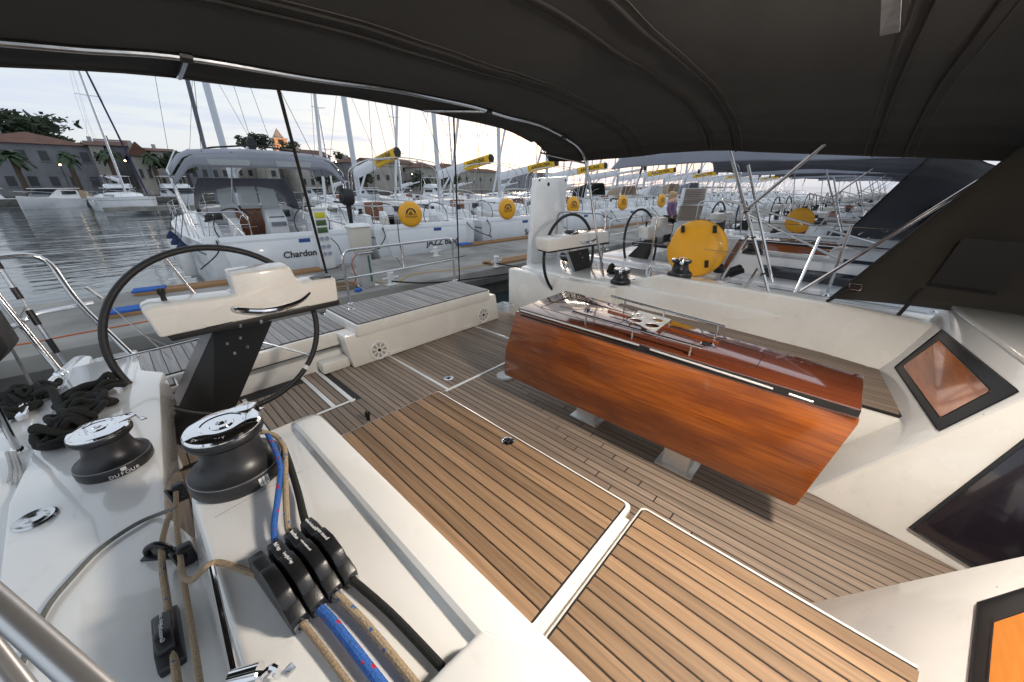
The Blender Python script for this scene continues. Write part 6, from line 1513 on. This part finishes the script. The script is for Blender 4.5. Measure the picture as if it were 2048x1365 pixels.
# boats on the town quay
def motor_boat(label, px, py, Y, L_, rot, fly=False, canvas=None):
    p = at(px, py, Y=Y); t = thing('motor_boat', V(0, 0, 0), label, 'motor boat', 'motor boats at the town quay')
    ys = [0, L_*.3, L_*.6, L_*.85, L_]; b = L_*.16
    rows = []
    for y, f, z in zip(ys, (1, 1.05, .95, .5, .02), (.95, 1.0, 1.1, 1.3, 1.4)): rows.append([V(-b*f, y, z), V(-b*f*.85, y, 0), V(0, y, -.3), V(b*f*.85, y, 0), V(b*f, y, z)])
    MB().sections(rows).build('hull', M['gelfar'], t, ang=50)
    MB().sections([[V(-b*f, y, z-.02), V(0, y, z+.06), V(b*f, y, z-.02)] for y, f, z in zip(ys, (1, 1.05, .95, .5, .02), (.95, 1.0, 1.1, 1.3, 1.4))], cap=False).build('deck', M['gelfar'], t)
    w = b*.82
    rows = []
    for y, z0, f in ((L_*.22, 1.0, 1), (L_*.25, 2.0, .92), (L_*.55, 2.15, .88), (L_*.72, 1.2, .8)): rows.append([V(-w*f, y, 1.0), V(-w*f*.95, y, z0), V(w*f*.95, y, z0), V(w*f, y, 1.0)])
    cb_ = MB().sections(rows).build('cabin', M['gelfar'], t, bevel=.04)
    MB().box((0, L_*.40, 1.72), (w*1.86, L_*.22, .42)).build('side_window', M['window'], cb_)
    MB().prism([V(-w*.78, L_*.57, 2.02), V(w*.78, L_*.57, 2.02), V(w*.72, L_*.70, 1.38), V(-w*.72, L_*.70, 1.38)], (0, .05, .04)).build('windscreen', M['window'], cb_)
    MB().box((0, L_*.235, 1.5), (w*1.3, .04, .8)).build('cabin_door', M['window'], cb_)
    MB().box((0, L_*.42, 2.22), (w*2.0, L_*.42, .08)).build('hard_top', M['gelfar'], cb_, bevel=.03)
    if fly:
        MB().sections([[V(-w*.8, y, 2.25), V(-w*.85, y, z), V(w*.85, y, z), V(w*.8, y, 2.25)] for y, z in ((L_*.24, 2.7), (L_*.40, 2.85), (L_*.52, 2.6))]).build('flybridge', M['gelfar'], t, bevel=.05)
        MB().box((0, L_*.34, 3.9), (w*1.7, L_*.24, .08)).build('flybridge_top', M['gelfar'], t, bevel=.03)
        MB().tube([V(-w*.8, L_*.3, 2.2), V(-w*.8, L_*.27, 3.87), V(w*.8, L_*.27, 3.87), V(w*.8, L_*.3, 2.2)], .03, 6).build('radar_arch', M['steel'], t)
    if canvas: MB().sections([[V(-w*1.05, y, .98), V(-w*.9, y, z), V(w*.9, y, z), V(w*1.05, y, .98)] for y, z in ((.1, 1.3), (L_*.1, 1.9), (L_*.24, 2.05))]).build('cockpit_canvas', canvas, t)
    rl = MB().tube([V(-b*.9, L_*.6, 1.7), V(-b*.5, L_*.85, 1.9), V(0, L_*1.0, 1.95), V(b*.5, L_*.85, 1.9), V(b*.9, L_*.6, 1.7)], .02, 5).build('bow_rail', M['steel'], t)
    t.location = (p.x, p.y, WZ); t.rotation_euler = (0, 0, rot); return t
motor_boat('white motor boat with raked cabin windows moored farthest left', 64, 376, 84, 15, R(112), True)
motor_boat('small open motor boat with beige cover right of the leftmost cruiser', 160, 380, 80, 10, R(150), False, M['tan'])
motor_boat('white motor boat behind the leaning mast', 248, 372, 92, 13, R(170), True)
motor_boat('white cruiser with flybridge left of the grey canopy', 335, 378, 88, 14, R(185), True)
motor_boat('white motor boat left behind the second mast', 725, 384, 62, 8, R(170), False)
motor_boat('white motor boat with navy cover seen through the canopy hoops', 795, 386, 58, 7, R(165), False, M['navy'])
motor_boat('white motor boat right of the navy covered one', 840, 386, 62, 8, R(190), True)
motor_boat('white motor boat at the left picture edge', -20, 376, 84, 14, R(95), True)
motor_boat('white motor boat seen below the church tower through the clear windows', 620, 384, 66, 8, R(175), False)
tag(MB().box((-8, 78, -.45), (46, 1.6, .9)).build('floating_pontoon', M['concdark'], bevel=.05), 'dark low pontoon in front of the town quay', 'pontoon')
# sailing yacht lying in the basin, bow towards us
lone = copy_tree(jz); lone['label'] = 'white sailing yacht with tall leaning mast lying bow-on in open water at the left'; lone['group'] = 'yachts in the basin'
for c_ in list(lone.children):
    if c_.name.startswith('bimini_hoops'): bpy.data.objects.remove(c_)
_lb = at(312, 428, Z=WZ); lone.location = (_lb.x-12.6*math.sin(R(12)), _lb.y+12.6*math.cos(R(12)), WZ+.2); lone.rotation_euler = (0, 0, R(192))
for c_ in lone.children:
    if c_.name.startswith('mast'):
        for g in list(c_.children):
            if g.name.startswith('furled_genoa'): g.material_slots[0].link = 'OBJECT'; g.material_slots[0].material = M['navy']
            for gg in list(g.children):
                if gg.name.startswith('sail_bag_'): bpy.data.objects.remove(gg)
bw_ = MB().grid(lambda u, v: V(-1.4+2.8*u, 1.0+1.8*v, 3.0-.15*(2*u-1)**2), 8, 3).build('dark_bimini', M['navy'], None, thick=.05); bw_.parent = lone
# second row of yachts on the next pier
tag(MB().box((75, 47.5, -.5), (150, 2.2, .4), Matrix.Rotation(R(-3.3), 3, 'Z')).build('far_pier', M['concrete']), kind='structure')
sails = {}
for k in range(13):
    c = copy_tree(ch if False else jz); x = 16+k*7.3
    c['group'] = 'distant yachts on the next pier'
    c['label'] = 'distant white yacht on the next pier, ' + ('leftmost of its row' if k == 0 else 'rightmost of its row' if k == 12 else ['second', 'third', 'fourth', 'fifth', 'sixth', 'seventh', 'eighth', 'ninth', 'tenth', 'eleventh', 'twelfth'][k-1] + ' from the left in its row')
    c.location = (x, 36+PS*x+random.uniform(-.5, .5)-1.0, WZ); c.rotation_euler = (0, 0, R(random.uniform(-9, -3)))
    for c_ in list(c.children):
        nm = c_.name.split('.')[0]
        if nm in ('bimini_hoops', 'lifeline', 'side_fender', 'stern_line', 'steering_wheel', 'winch', 'pedestal', 'seat', 'pushpit_rail', 'sprayhood_hoop'):
            for g in list(c_.children): bpy.data.objects.remove(g)
            bpy.data.objects.remove(c_)
        elif nm == 'mast':
            c_.scale = (.7, 1, .9)
            for g in list(c_.children):
                if g.name.startswith(('furled_genoa', 'standing_rigging')): bpy.data.objects.remove(g); continue
                for gg in list(g.children):
                    if gg.name.startswith('sail_bag_'): bpy.data.objects.remove(gg)
